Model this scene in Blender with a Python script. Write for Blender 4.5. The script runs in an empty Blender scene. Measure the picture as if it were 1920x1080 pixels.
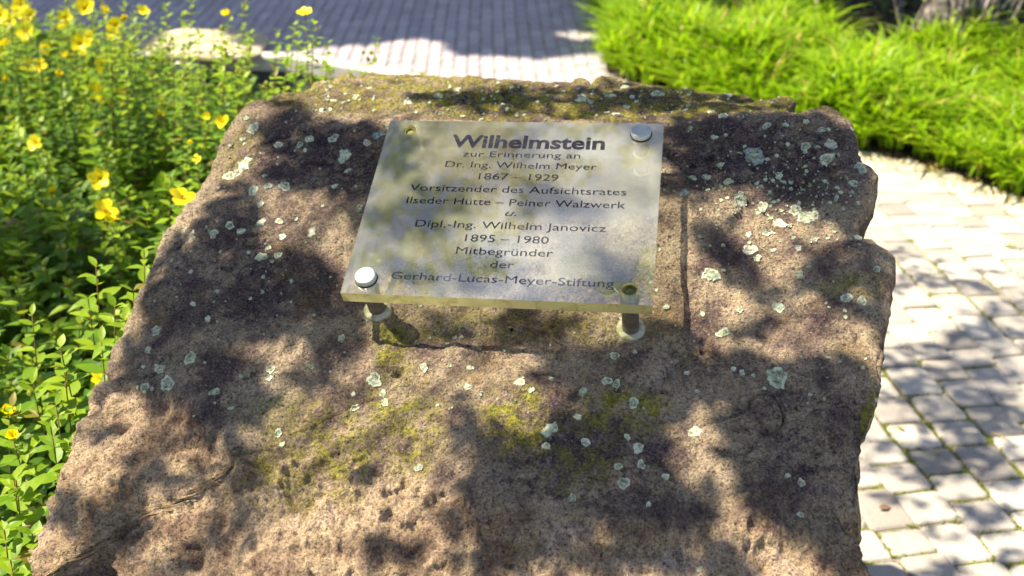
import bpy, math, random
import numpy as np
from mathutils import Vector, Matrix
from mathutils.bvhtree import BVHTree
from mathutils.geometry import tessellate_polygon

random.seed(7)
RNG = np.random.default_rng(11)
SC = bpy.context.scene
COL = SC.collection

# ------------------------------------------------------------------ camera
F = 1940.0
PITCH = math.radians(29)
CP, SP = math.cos(PITCH), math.sin(PITCH)
CAM = np.array([0, 0, 1.65])
RIGHT = np.array([1.0, 0, 0]); UP = np.array([0, SP, CP]); FW = np.array([0, CP, -SP])
cd = bpy.data.cameras.new('camera'); cam = bpy.data.objects.new('camera', cd); COL.objects.link(cam)
cam.location = CAM; cam.rotation_euler = (math.pi/2 - PITCH, 0, 0)
cd.sensor_width = 36; cd.lens = F/1920*36; cd.clip_start = .02; cd.clip_end = 400
cd.dof.use_dof = True; cd.dof.focus_distance = 1.33; cd.dof.aperture_fstop = 4.6
SC.camera = cam

# ------------------------------------------------------------------ sky, sun, exposure
SUN_EL, SUN_AZ = math.radians(60), math.radians(-88)          # azimuth from +Y towards +X
SUN = np.array([math.sin(SUN_AZ)*math.cos(SUN_EL), math.cos(SUN_AZ)*math.cos(SUN_EL), math.sin(SUN_EL)])
w = bpy.data.worlds.new('World'); SC.world = w; w.use_nodes = True
nt = w.node_tree; nt.nodes.clear()
sky = nt.nodes.new('ShaderNodeTexSky'); sky.sky_type = 'NISHITA'; sky.sun_disc = False
sky.sun_elevation = SUN_EL; sky.sun_rotation = SUN_AZ; sky.air_density = 1.0; sky.dust_density = .6
tc = nt.nodes.new('ShaderNodeTexCoord'); nz = nt.nodes.new('ShaderNodeTexNoise')
nz.inputs['Scale'].default_value = 3.2; nz.inputs['Detail'].default_value = 7
rp = nt.nodes.new('ShaderNodeValToRGB'); rp.color_ramp.elements[0].position = .50; rp.color_ramp.elements[1].position = .66
rp.color_ramp.elements[1].color = (.75, .75, .75, 1)
mx = nt.nodes.new('ShaderNodeMixRGB'); mx.inputs[2].default_value = (11, 12, 15, 1)
bg = nt.nodes.new('ShaderNodeBackground'); bg.inputs[1].default_value = .058
ow = nt.nodes.new('ShaderNodeOutputWorld')
L = nt.links.new
L(tc.outputs['Generated'], nz.inputs['Vector']); L(nz.outputs[0], rp.inputs[0]); L(rp.outputs[0], mx.inputs[0])
L(sky.outputs[0], mx.inputs[1]); L(mx.outputs[0], bg.inputs[0]); L(bg.outputs[0], ow.inputs[0])
sl = bpy.data.lights.new('sun', 'SUN'); sl.energy = 5.0; sl.angle = math.radians(.53); sl.color = (1, .88, .66)
so = bpy.data.objects.new('sun', sl); COL.objects.link(so)
so.rotation_euler = Vector(SUN).to_track_quat('Z', 'Y').to_euler(); so.location = (-4, 0, 8)
SC.view_settings.view_transform = 'Standard'; SC.view_settings.look = 'None'
SC.view_settings.exposure = 1.4; SC.view_settings.gamma = 1; SC.view_settings.use_curve_mapping = False

# ------------------------------------------------------------------ helpers
def ray(u, v):
    d = RIGHT*(u-960)/F - UP*(v-540)/F + FW
    return d
def pix(P):
    d = np.asarray(P) - CAM; z = d @ FW
    return 960 + F*(d @ RIGHT)/z, 540 - F*(d @ UP)/z, z
def at_z(u, v, z):
    d = ray(u, v); return CAM + d*((z-CAM[2])/d[2])
def h3(i, j, k):
    x = (i.astype(np.int64)*73856093) ^ (j.astype(np.int64)*19349663) ^ (k.astype(np.int64)*83492791)
    x = (x ^ (x >> 13))*1274126177 & 0x7fffffff
    return ((x ^ (x >> 16)) & 0xffff)/65535.0
def vnoise(P):
    i = np.floor(P); f = P-i; f = f*f*(3-2*f); i = i.astype(np.int64)
    r = 0
    for a in (0, 1):
        for b in (0, 1):
            for c in (0, 1):
                wt = (f[..., 0] if a else 1-f[..., 0])*(f[..., 1] if b else 1-f[..., 1])*(f[..., 2] if c else 1-f[..., 2])
                r = r + wt*h3(i[..., 0]+a, i[..., 1]+b, i[..., 2]+c)
    return r*2-1
def fbm(P, sc, octv=4, gain=.5):
    r = 0; a = 1; P = P*sc+17.3
    for _ in range(octv):
        r = r + a*vnoise(P); P = P*2.03+5.1; a *= gain
    return r
def mesh(name, V, Fc, mats, smooth=False, mi=None):
    me = bpy.data.meshes.new(name)
    if isinstance(Fc, np.ndarray):
        n, k = Fc.shape
        me.vertices.add(len(V)); me.vertices.foreach_set('co', np.asarray(V, np.float32).ravel())
        me.loops.add(n*k); me.loops.foreach_set('vertex_index', Fc.astype(np.int32).ravel())
        me.polygons.add(n); me.polygons.foreach_set('loop_start', np.arange(0, n*k, k, dtype=np.int32))
        me.update(calc_edges=True); me.validate()
    else:
        me.from_pydata([tuple(map(float, v)) for v in V], [], [tuple(map(int, f)) for f in Fc])
    for m in (mats if isinstance(mats, (list, tuple)) else [mats]): me.materials.append(m)
    if smooth: me.polygons.foreach_set('use_smooth', [True]*len(me.polygons))
    if mi is not None: me.polygons.foreach_set('material_index', mi)
    me.update()
    return me
def obj(name, me, parent=None, loc=None, **props):
    o = bpy.data.objects.new(name, me); COL.objects.link(o)
    if parent: o.parent = parent
    if loc is not None: o.location = loc
    for k, v in props.items(): o[k] = v
    return o
def thing(name, label, cat, loc=(0, 0, 0), group=None):
    o = bpy.data.objects.new(name, None); COL.objects.link(o); o.location = loc; o.empty_display_size = .1
    o['label'] = label; o['category'] = cat
    if group: o['group'] = group
    return o
def tube(pts, rad, ns=6, cap=True):
    pts = np.asarray(pts, float); n = len(pts); T = np.gradient(pts, axis=0)
    T /= np.linalg.norm(T, axis=1)[:, None]+1e-9
    ref = np.array([0, 0, 1.0]) if abs(T[0][2]) < .9 else np.array([1.0, 0, 0])
    V = []
    for i in range(n):
        a = np.cross(T[i], ref); a /= np.linalg.norm(a); b = np.cross(T[i], a)
        for k in range(ns):
            t = 2*math.pi*k/ns; V.append(pts[i]+rad[i]*(a*math.cos(t)+b*math.sin(t)))
    Q = [(i*ns+k, i*ns+(k+1) % ns, (i+1)*ns+(k+1) % ns, (i+1)*ns+k) for i in range(n-1) for k in range(ns)]
    if cap: Q += [tuple(range(ns))[::-1], tuple((n-1)*ns+k for k in range(ns))]
    return V, Q
class MB:
    def __init__(s): s.V = []; s.F = []; s.n = 0
    def add(s, V, Fc):
        s.V += [tuple(v) for v in V]; s.F += [tuple(i+s.n for i in f) for f in Fc]; s.n += len(V); return s
    def build(s, name, mat, smooth=False): return mesh(name, s.V, s.F, mat, smooth)

# ------------------------------------------------------------------ materials
def newmat(name):
    m = bpy.data.materials.new(name); m.use_nodes = True; n = m.node_tree; n.nodes.clear()
    return m, n, n.links.new
def N(n, t, **kw):
    x = n.nodes.new(t)
    for k, v in kw.items():
        if k in x.inputs: x.inputs[k].default_value = v
        else: setattr(x, k, v)
    return x
def noise(n, vec, scale, detail=5, rough=.55):
    x = N(n, 'ShaderNodeTexNoise', Scale=scale, Detail=detail, Roughness=rough); n.links.new(vec, x.inputs['Vector']); return x.outputs[0]
def ramp(n, fac, stops):
    x = n.nodes.new('ShaderNodeValToRGB'); e = x.color_ramp.elements
    while len(e) < len(stops): e.new(.5)
    for i, (p, c) in enumerate(stops): e[i].position = p; e[i].color = (*c, 1) if len(c) == 3 else c
    n.links.new(fac, x.inputs[0]); return x.outputs[0]
def mix(n, fac, a, b, mode='MIX'):
    x = n.nodes.new('ShaderNodeMixRGB'); x.blend_type = mode
    for i, s in enumerate((fac, a, b)):
        if isinstance(s, (int, float)): x.inputs[i].default_value = s if i == 0 else (s, s, s, 1)
        elif isinstance(s, tuple): x.inputs[i].default_value = (*s, 1)
        else: n.links.new(s, x.inputs[i])
    return x.outputs[0]
def math_(n, op, a, b=0.0, c=None):
    x = n.nodes.new('ShaderNodeMath'); x.operation = op
    for i, s in enumerate((a, b, c)):
        if s is None: continue
        if isinstance(s, (int, float)): x.inputs[i].default_value = s
        else: n.links.new(s, x.inputs[i])
    return x.outputs[0]
def bump(n, h, strength, dist):
    x = N(n, 'ShaderNodeBump', Strength=strength, Distance=dist); n.links.new(h, x.inputs['Height']); return x
def coord(n, which='Object'):
    return n.nodes.new('ShaderNodeTexCoord').outputs[which]
def simple(name, stops, scale=20, rough=.8, bscale=80, bdist=.002, bstr=.6, metallic=0.0, spec=.3):
    m, n, l = newmat(name); c = coord(n)
    p = N(n, 'ShaderNodeBsdfPrincipled', Roughness=rough, Metallic=metallic); p.inputs['Specular IOR Level'].default_value = spec
    l(ramp(n, noise(n, c, scale, 8, .6), stops), p.inputs['Base Color'])
    b = bump(n, noise(n, c, bscale, 8, .65), bstr, bdist); l(b.outputs[0], p.inputs['Normal'])
    o = n.nodes.new('ShaderNodeOutputMaterial'); l(p.outputs[0], o.inputs[0]); return m
def leafmat(name, c1, c2, trans, tfac=.45, rough=.45, vary=.5, veins=False):
    m, n, l = newmat(name)
    g = n.nodes.new('ShaderNodeNewGeometry'); oi = n.nodes.new('ShaderNodeObjectInfo')
    r = math_(n, 'FRACT', math_(n, 'ADD', g.outputs['Random Per Island'], oi.outputs['Random']))
    ns = noise(n, g.outputs['Position'], 5, 3)
    f = math_(n, 'ADD', math_(n, 'MULTIPLY', r, vary), math_(n, 'MULTIPLY', ns, 1-vary))
    col = ramp(n, f, [(.1, c1), (.85, c2)])
    dry = ramp(n, r, [(.965, (0, 0, 0)), (.975, (1, 1, 1))])
    col = mix(n, dry, col, (.20, .13, .03))
    p = N(n, 'ShaderNodeBsdfPrincipled', Roughness=rough); p.inputs['Specular IOR Level'].default_value = .35
    l(col, p.inputs['Base Color'])
    t = n.nodes.new('ShaderNodeBsdfTranslucent'); l(mix(n, .5, col, trans, 'MIX'), t.inputs[0])
    s = N(n, 'ShaderNodeMixShader', Fac=tfac); l(p.outputs[0], s.inputs[1]); l(t.outputs[0], s.inputs[2])
    o = n.nodes.new('ShaderNodeOutputMaterial'); l(s.outputs[0], o.inputs[0]); return m

def stone_material():
    m, n, l = newmat('weathered_sandstone'); c = coord(n)
    at = lambda k: N(n, 'ShaderNodeAttribute', attribute_name=k).outputs['Fac']
    big = noise(n, c, 3.2, 6, .6); mid = noise(n, c, 14, 8, .62); fine = noise(n, c, 75, 8, .7); grain = noise(n, c, 330, 3, .6)
    fresh = ramp(n, mid, [(.32, (.18, .11, .085)), (.43, (.34, .235, .175)), (.53, (.54, .41, .28)), (.66, (.60, .45, .37))])
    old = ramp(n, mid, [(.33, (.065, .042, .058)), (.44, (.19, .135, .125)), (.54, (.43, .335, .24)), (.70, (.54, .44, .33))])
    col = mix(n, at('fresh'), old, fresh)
    # grey-black biological film; the purple of the shade is put into its colour
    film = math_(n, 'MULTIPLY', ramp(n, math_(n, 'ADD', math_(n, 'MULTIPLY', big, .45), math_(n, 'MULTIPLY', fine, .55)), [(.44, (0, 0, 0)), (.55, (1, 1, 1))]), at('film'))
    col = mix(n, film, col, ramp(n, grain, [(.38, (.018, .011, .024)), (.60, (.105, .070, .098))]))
    # ochre and olive moss
    mo = math_(n, 'MULTIPLY', ramp(n, noise(n, c, 48, 8, .7), [(.40, (0, 0, 0)), (.58, (1, 1, 1))]), at('moss'))
    col = mix(n, mo, col, ramp(n, fine, [(.35, (.12, .115, .022)), (.62, (.40, .37, .05))]))
    oc = ramp(n, noise(n, c, 7.5, 7, .7), [(.56, (0, 0, 0)), (.68, (.55, .55, .55))])
    col = mix(n, oc, col, (.26, .17, .055))
    # grains
    col = mix(n, ramp(n, fine, [(.30, (.75, .75, .75)), (.44, (0, 0, 0))]), col, (.06, .045, .045))
    col = mix(n, ramp(n, grain, [(.60, (0, 0, 0)), (.72, (.65, .65, .65))]), col, (.50, .43, .34))
    col = mix(n, ramp(n, grain, [(.30, (.85, .85, .85)), (.42, (0, 0, 0))]), col, (.035, .025, .03))
    g2 = noise(n, c, 165, 5, .75)
    col = mix(n, ramp(n, g2, [(.34, (.7, .7, .7)), (.46, (0, 0, 0))]), col, (.05, .035, .04))
    g3 = noise(n, c, 260, 4, .75); col = mix(n, 1.0, col, ramp(n, g3, [(.38, (.62, .60, .64)), (.50, (1, 1, 1)), (.62, (1.32, 1.28, 1.2))]), 'MULTIPLY')
    vo = n.nodes.new('ShaderNodeTexVoronoi'); vo.inputs['Scale'].default_value = 62; l(c, vo.inputs['Vector'])
    pitm = math_(n, 'MULTIPLY', ramp(n, vo.outputs['Distance'], [(.06, (1, 1, 1)), (.20, (0, 0, 0))]), ramp(n, mid, [(.52, (0, 0, 0)), (.62, (1, 1, 1))]))
    col = mix(n, math_(n, 'MULTIPLY', pitm, .75), col, (.02, .014, .018))
    p = N(n, 'ShaderNodeBsdfPrincipled', Roughness=.93); p.inputs['Specular IOR Level'].default_value = .2
    l(col, p.inputs['Base Color'])
    hh = math_(n, 'SUBTRACT', math_(n, 'ADD', math_(n, 'MULTIPLY', fine, 1.3), math_(n, 'ADD', math_(n, 'MULTIPLY', g2, .6), math_(n, 'MULTIPLY', grain, .3))), math_(n, 'MULTIPLY', pitm, .5))
    b = bump(n, hh, 1.0, .010); l(b.outputs[0], p.inputs['Normal'])
    o = n.nodes.new('ShaderNodeOutputMaterial'); l(p.outputs[0], o.inputs[0]); return m

M = {}
M['stone'] = stone_material()
M['lichen'] = simple('pale_lichen', [(.34, (.20, .22, .16)), (.5, (.46, .51, .36)), (.66, (.64, .68, .50))], 160, .95, 240, .003, 1)
M['lichen_white'] = simple('white_lichen', [(.34, (.22, .22, .17)), (.5, (.48, .49, .38)), (.66, (.66, .65, .52))], 160, .95, 240, .003, 1)
M['lichen_grey'] = simple('blue_grey_lichen', [(.36, (.10, .12, .12)), (.5, (.22, .26, .26)), (.66, (.36, .40, .40))], 160, .95, 240, .003, 1)
M['lichen_core'] = simple('olive_lichen_centre', [(.36, (.12, .13, .09)), (.5, (.30, .34, .22)), (.66, (.46, .50, .35))], 160, .95, 240, .003, 1)
M['concrete'] = simple('kerb_concrete', [(.3, (.42, .41, .38)), (.7, (.62, .61, .57))], 30, .9, 120, .002)
M['slate'] = simple('grey_slate', [(.3, (.10, .11, .13)), (.7, (.22, .23, .26))], 12, .6, 60, .004)
M['sandslab'] = simple('pale_sandstone', [(.3, (.34, .28, .19)), (.7, (.56, .48, .34))], 9, .9, 50, .006)
M['soil'] = simple('dark_soil', [(.3, (.018, .013, .010)), (.7, (.06, .045, .032))], 25, 1, 60, .02, 1)
M['wallface'] = simple('shade_toned_concrete_wall', [(.3, (.03, .036, .045)), (.7, (.09, .10, .12))], 9, .7, 60, .004)  # shadow on the wall face mixed into its dark blue-grey
M['bark'] = simple('grey_fissured_bark', [(.36, (.05, .04, .035)), (.48, (.20, .17, .16)), (.60, (.50, .44, .43))], 22, .95, 40, .03, 1)
M['twig'] = simple('brown_twig', [(.3, (.10, .05, .03)), (.7, (.24, .15, .09))], 30, .8, 200, .0005)
M['stem'] = simple('reddish_stem', [(.3, (.12, .06, .025)), (.5, (.20, .11, .04)), (.65, (.12, .16, .03))], 14, .6, 200, .0004)
M['steel'] = simple('brushed_steel', [(.3, (.34, .37, .36)), (.7, (.50, .53, .51))], 60, .45, 500, .0002, .3, metallic=.45, spec=.5)
M['post'] = simple('brown_stained_steel_post', [(.3, (.10, .075, .06)), (.7, (.30, .25, .22))], 40, .5, 300, .0004, .4, metallic=.35)
M['washer'] = simple('weathered_washer', [(.40, (.20, .20, .09)), (.62, (.42, .42, .34))], 60, .6, 300, .0004, .4, metallic=.1)
M['core'] = simple('green_tarnished_screw', [(.35, (.05, .05, .01)), (.65, (.17, .17, .05))], 90, .6, 300, .0006, .6)
M['petal'] = leafmat('yellow_petal', (.82, .66, .006), (.90, .80, .015), (.98, .85, .01), .35)
M['stamen'] = simple('orange_stamens', [(.3, (.55, .28, .01)), (.7, (.75, .50, .02))], 60, .7)
M['bud'] = leafmat('yellow_green_bud', (.20, .28, .03), (.45, .42, .05), (.5, .6, .05), .3)
M['shrub_leaf'] = leafmat('shrub_leaf', (.028, .090, .015), (.16, .29, .014), (.34, .58, .01), .42)
M['shrub_young'] = leafmat('young_shrub_leaf', (.11, .25, .014), (.34, .45, .022), (.48, .68, .015), .48)
M['canopy_leaf'] = leafmat('tree_leaf', (.035, .075, .012), (.13, .19, .02), (.30, .42, .02), .40)
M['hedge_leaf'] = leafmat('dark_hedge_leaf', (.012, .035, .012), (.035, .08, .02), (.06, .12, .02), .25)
M['grass'] = leafmat('bright_grass_blade', (.12, .26, .012), (.40, .56, .018), (.54, .82, .006), .52, rough=.4)
M['litter'] = leafmat('dry_yellow_litter', (.32, .22, .05), (.62, .48, .14), (.6, .4, .1), .2)
M['moss'] = leafmat('joint_moss', (.07, .10, .012), (.26, .30, .02), (.4, .45, .02), .3)

def paver_material():
    m, n, l = newmat('grey_concrete_sett'); g = n.nodes.new('ShaderNodeNewGeometry'); oi = n.nodes.new('ShaderNodeObjectInfo')
    P = g.outputs['Position']; r = math_(n, 'FRACT', math_(n, 'ADD', g.outputs['Random Per Island'], oi.outputs['Random']))
    base = ramp(n, r, [(0, (.30, .275, .255)), (.35, (.41, .38, .35)), (.7, (.46, .43, .395)), (1, (.52, .485, .44))])
    st = noise(n, P, 9, 7, .65)
    base = mix(n, ramp(n, st, [(.35, (.45, .45, .45)), (.6, (0, 0, 0))]), base, (.24, .21, .185))
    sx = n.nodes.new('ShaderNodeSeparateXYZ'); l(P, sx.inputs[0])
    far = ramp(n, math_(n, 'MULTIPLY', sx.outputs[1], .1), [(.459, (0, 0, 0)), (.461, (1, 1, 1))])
    base = mix(n, far, base, ramp(n, r, [(0, (.32, .285, .33)), (1, (.42, .38, .43))]))  # far setts tinted purple-grey: the colour of the shade put into them
    gr = noise(n, P, 260, 4, .6)
    base = mix(n, ramp(n, gr, [(.3, (.5, .5, .5)), (.45, (0, 0, 0))]), base, (.14, .13, .12))
    base = mix(n, ramp(n, gr, [(.58, (0, 0, 0)), (.72, (.4, .4, .4))]), base, (.62, .58, .52))
    p = N(n, 'ShaderNodeBsdfPrincipled', Roughness=.88); p.inputs['Specular IOR Level'].default_value = .25
    l(base, p.inputs['Base Color']); b = bump(n, math_(n, 'ADD', gr, st), .7, .003); l(b.outputs[0], p.inputs['Normal'])
    o = n.nodes.new('ShaderNodeOutputMaterial'); l(p.outputs[0], o.inputs[0]); return m
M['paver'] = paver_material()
def joint_material():
    m, n, l = newmat('sandy_mossy_joint'); g = n.nodes.new('ShaderNodeNewGeometry'); P = g.outputs['Position']
    s = ramp(n, noise(n, P, 120, 6, .7), [(.3, (.16, .135, .12)), (.7, (.36, .31, .26))])
    mo = ramp(n, noise(n, P, 5.5, 6, .7), [(.46, (0, 0, 0)), (.56, (1, 1, 1))])
    sx = n.nodes.new('ShaderNodeSeparateXYZ'); l(P, sx.inputs[0])
    s = mix(n, ramp(n, math_(n, 'MULTIPLY', sx.outputs[1], .1), [(.22, (0, 0, 0)), (.34, (1, 1, 1)), (.455, (1, 1, 1)), (.47, (.92, .92, .92))]), s, (.46, .41, .33))  # further joints paled: sand, plus sun glare put into their colour
    c = mix(n, mo, s, ramp(n, noise(n, P, 90, 4), [(.3, (.05, .07, .01)), (.7, (.20, .22, .02))]))
    p = N(n, 'ShaderNodeBsdfPrincipled', Roughness=1.0); l(c, p.inputs['Base Color'])
    b = bump(n, noise(n, P, 150, 6), 1, .006); l(b.outputs[0], p.inputs['Normal'])
    o = n.nodes.new('ShaderNodeOutputMaterial'); l(p.outputs[0], o.inputs[0]); return m
M['joint'] = joint_material()

def acrylic(name, clear, gloss, haze, hazecol, rough, nscale=6, clearcol=(.96, .97, .95)):
    m, n, l = newmat(name); c = coord(n)
    tr = n.nodes.new('ShaderNodeBsdfTransparent'); tr.inputs[0].default_value = (*clearcol, 1)
    df = n.nodes.new('ShaderNodeBsdfDiffuse'); df.inputs[0].default_value = (*hazecol, 1)
    tl = n.nodes.new('ShaderNodeBsdfTranslucent'); tl.inputs[0].default_value = (*hazecol, 1)
    hz = N(n, 'ShaderNodeMixShader', Fac=.35); l(df.outputs[0], hz.inputs[1]); l(tl.outputs[0], hz.inputs[2])
    gl = N(n, 'ShaderNodeBsdfGlossy', Roughness=rough); gl.inputs[0].default_value = (1, 1, 1, 1)
    milky_haze = ramp(n, noise(n, c, nscale, 7, .65), [(.34, (haze*.3,)*3), (.66, (haze*2.0,)*3)])  # patchy haze, raised to whiten the plate's reflections
    scr = ramp(n, noise(n, c, 240, 3, .6), [(.66, (0, 0, 0)), (.76, (.25, .25, .25))])
    m1 = n.nodes.new('ShaderNodeMixShader'); l(math_(n, 'ADD', milky_haze, math_(n, 'MULTIPLY', scr, haze)), m1.inputs[0])
    l(tr.outputs[0], m1.inputs[1]); l(hz.outputs[0], m1.inputs[2])
    fr = N(n, 'ShaderNodeFresnel', IOR=1.5)
    m2 = n.nodes.new('ShaderNodeMixShader'); l(math_(n, 'ADD', math_(n, 'MULTIPLY', fr.outputs[0], .9), gloss), m2.inputs[0])
    l(m1.outputs[0], m2.inputs[1]); l(gl.outputs[0], m2.inputs[2])
    o = n.nodes.new('ShaderNodeOutputMaterial'); l(m2.outputs[0], o.inputs[0]); return m
M['acrylic'] = acrylic('clear_acrylic_face', 1, .13, .15, (.86, .87, .72), .03)
M['acrylic_back'] = acrylic('clear_acrylic_back', 1, .0, .03, (.7, .72, .7), .05)
M['acrylic_edge'] = acrylic('yellowed_acrylic_edge', 1, .04, .85, (.62, .58, .26), .15, 30, (.5, .47, .25))
def ink(name, c):
    m, n, l = newmat(name); cc = coord(n); tr = n.nodes.new('ShaderNodeBsdfTransparent')
    p = N(n, 'ShaderNodeBsdfPrincipled', Roughness=.8); p.inputs['Base Color'].default_value = (*c, 1); p.inputs['Specular IOR Level'].default_value = .08
    f = ramp(n, noise(n, cc, 55, 4, .6), [(.34, (.58,)*3), (.54, (.93,)*3)])
    s = n.nodes.new('ShaderNodeMixShader'); l(f, s.inputs[0]); l(tr.outputs[0], s.inputs[1]); l(p.outputs[0], s.inputs[2])
    o = n.nodes.new('ShaderNodeOutputMaterial'); l(s.outputs[0], o.inputs[0]); return m
M['ink'] = ink('black_lettering_ink', (.012, .013, .03)); M['ink_faded'] = ink('faded_blue_lettering_ink', (.05, .055, .11))

# ------------------------------------------------------------------ plaque pose
PQ = [(733, 226), (1246, 232), (1223, 573), (638, 549)]
_r = [ray(*p) for p in PQ]
_x = np.linalg.solve(np.stack([_r[0], -_r[1], _r[2]], 1), _r[3])
_k = .40/np.linalg.norm(_x[2]*_r[2]-_r[3])
pTL, pTR, pBR, pBL = [CAM+_k*a*q for a, q in zip([_x[0], _x[1], _x[2], 1], _r)]
PN = np.cross(pBR-pBL, pTL-pBL); PN /= np.linalg.norm(PN)
PX = (pBR-pBL)/np.linalg.norm(pBR-pBL); PY = np.cross(PN, PX)
PW, PH = .40, float((pTL-pBL) @ PY)
GAP = .08
def on_plate(u, v, off=0.0):
    d = ray(u, v); t = ((pBL+PN*off-CAM) @ PN)/(d @ PN); p = CAM+d*t-pBL
    return float(p @ PX), float(p @ PY)

# ------------------------------------------------------------------ boulder macro surface
S0 = pBL-PN*GAP
def P1(x, y): return S0[2]-(PN[0]*(x-S0[0])+PN[1]*(y-S0[1]))/PN[2]
def un_plane(u, v):
    d = ray(u, v); t = ((S0-CAM) @ PN)/(d @ PN); return CAM+d*t
RIDGE = [un_plane(*p) for p in [(330, 205), (480, 196), (560, 208), (640, 220), (760, 228), (950, 232), (1150, 228), (1250, 217), (1360, 210), (1480, 207), (1580, 214), (1750, 230)]]
RX = [p[0] for p in RIDGE]; RY = [p[1] for p in RIDGE]
def yr(x): return np.interp(x, RX, RY)
def zs(x, y):
    a = P1(x, y); r = yr(x); b = P1(x, r)-.004-.03*(y-r)+.012*np.sin(x*9+1)*np.clip((y-r)*8, 0, 1)
    k = .006; h = np.clip(.5+.5*(b-a)/k, 0, 1); z = b*(1-h)+a*h-k*h*(1-h)
    z = z-.75*np.maximum(0, 1.0-y)**2
    z = z-.25*np.maximum(0, np.abs(x-.02)-.42)**2*4
    return z
def unproj(u, v):
    d = ray(u, v); t0 = .5
    t = t0
    while t < 4:
        p = CAM+d*t
        if p[2] < zs(p[0], p[1]): break
        t += .01
    lo, hi = t-.01, t
    for _ in range(30):
        m_ = (lo+hi)/2; p = CAM+d*m_
        if p[2] < zs(p[0], p[1]): hi = m_
        else: lo = m_
    return CAM+d*hi
OUTL = [(480, 190), (452, 206), (430, 240), (412, 275), (392, 325), (372, 362), (335, 402), (302, 450), (285, 500), (262, 545), (240, 600), (213, 655), (193, 715), (170, 745),
        (148, 792), (128, 850), (100, 905), (90, 960), (66, 1010), (58, 1070), (45, 1130), (60, 1230), (500, 1290), (1000, 1300), (1500, 1260), (1660, 1180), (1652, 1110), (1628, 1060), (1606, 1010),
        (1600, 960), (1612, 900), (1614, 840), (1638, 770), (1652, 710), (1660, 655), (1656, 640), (1668, 600), (1674, 555), (1681, 510), (1676, 485), (1655, 458),
        (1612, 434), (1622, 410), (1640, 385), (1648, 350), (1642, 322), (1614, 300), (1608, 262), (1592, 228), (1566, 208), (1515, 202), (1490, 190), (1400, 180), (1270, 165),
        (1170, 152), (1130, 143), (1098, 152), (1030, 154), (965, 152), (900, 146), (780, 140), (690, 137), (640, 141), (600, 155), (570, 168), (520, 176)]
BACK = {(1490, 190), (1400, 180), (1270, 165), (1170, 152), (1130, 143), (1098, 152), (1030, 154), (965, 152), (900, 146), (780, 140), (690, 137), (640, 141), (600, 155), (570, 168), (520, 176)}
def unproj_back(u, v):
    p = unproj(u, v)
    if p[1] > 1.95 or p[2] < .8:
        p = at_z(u, v, 1.06)
    return p
O3 = np.array([unproj_back(*p) for p in OUTL])
_o = []
for i in range(len(O3)):
    a_, b_ = O3[i], O3[(i+1) % len(O3)]; k_ = max(1, int(np.linalg.norm((b_-a_)[:2])/.03))
    _o += [a_+(b_-a_)*j_/k_ for j_ in range(k_)]
O3 = np.array(_o)
C0 = unproj(960, 620)[:2]
th = np.arctan2(O3[:, 1]-C0[1], O3[:, 0]-C0[0]); rr = np.hypot(O3[:, 0]-C0[0], O3[:, 1]-C0[1])
o_ = np.argsort(th); th, rr = th[o_], rr[o_]
NA = 960
A = np.linspace(-math.pi, math.pi, NA, endpoint=False)
R = np.interp(A, th, rr, period=2*math.pi)
ca = np.stack([np.cos(A), np.sin(A), np.zeros(NA)], 1)
R = R+.004*fbm(ca*1.0, 9, 4)
def inside(x, y, sc=1.0):
    a = np.arctan2(y-C0[1], x-C0[0]); return np.hypot(x-C0[0], y-C0[1]) < sc*np.interp(a, A, R, period=2*math.pi)
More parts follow.
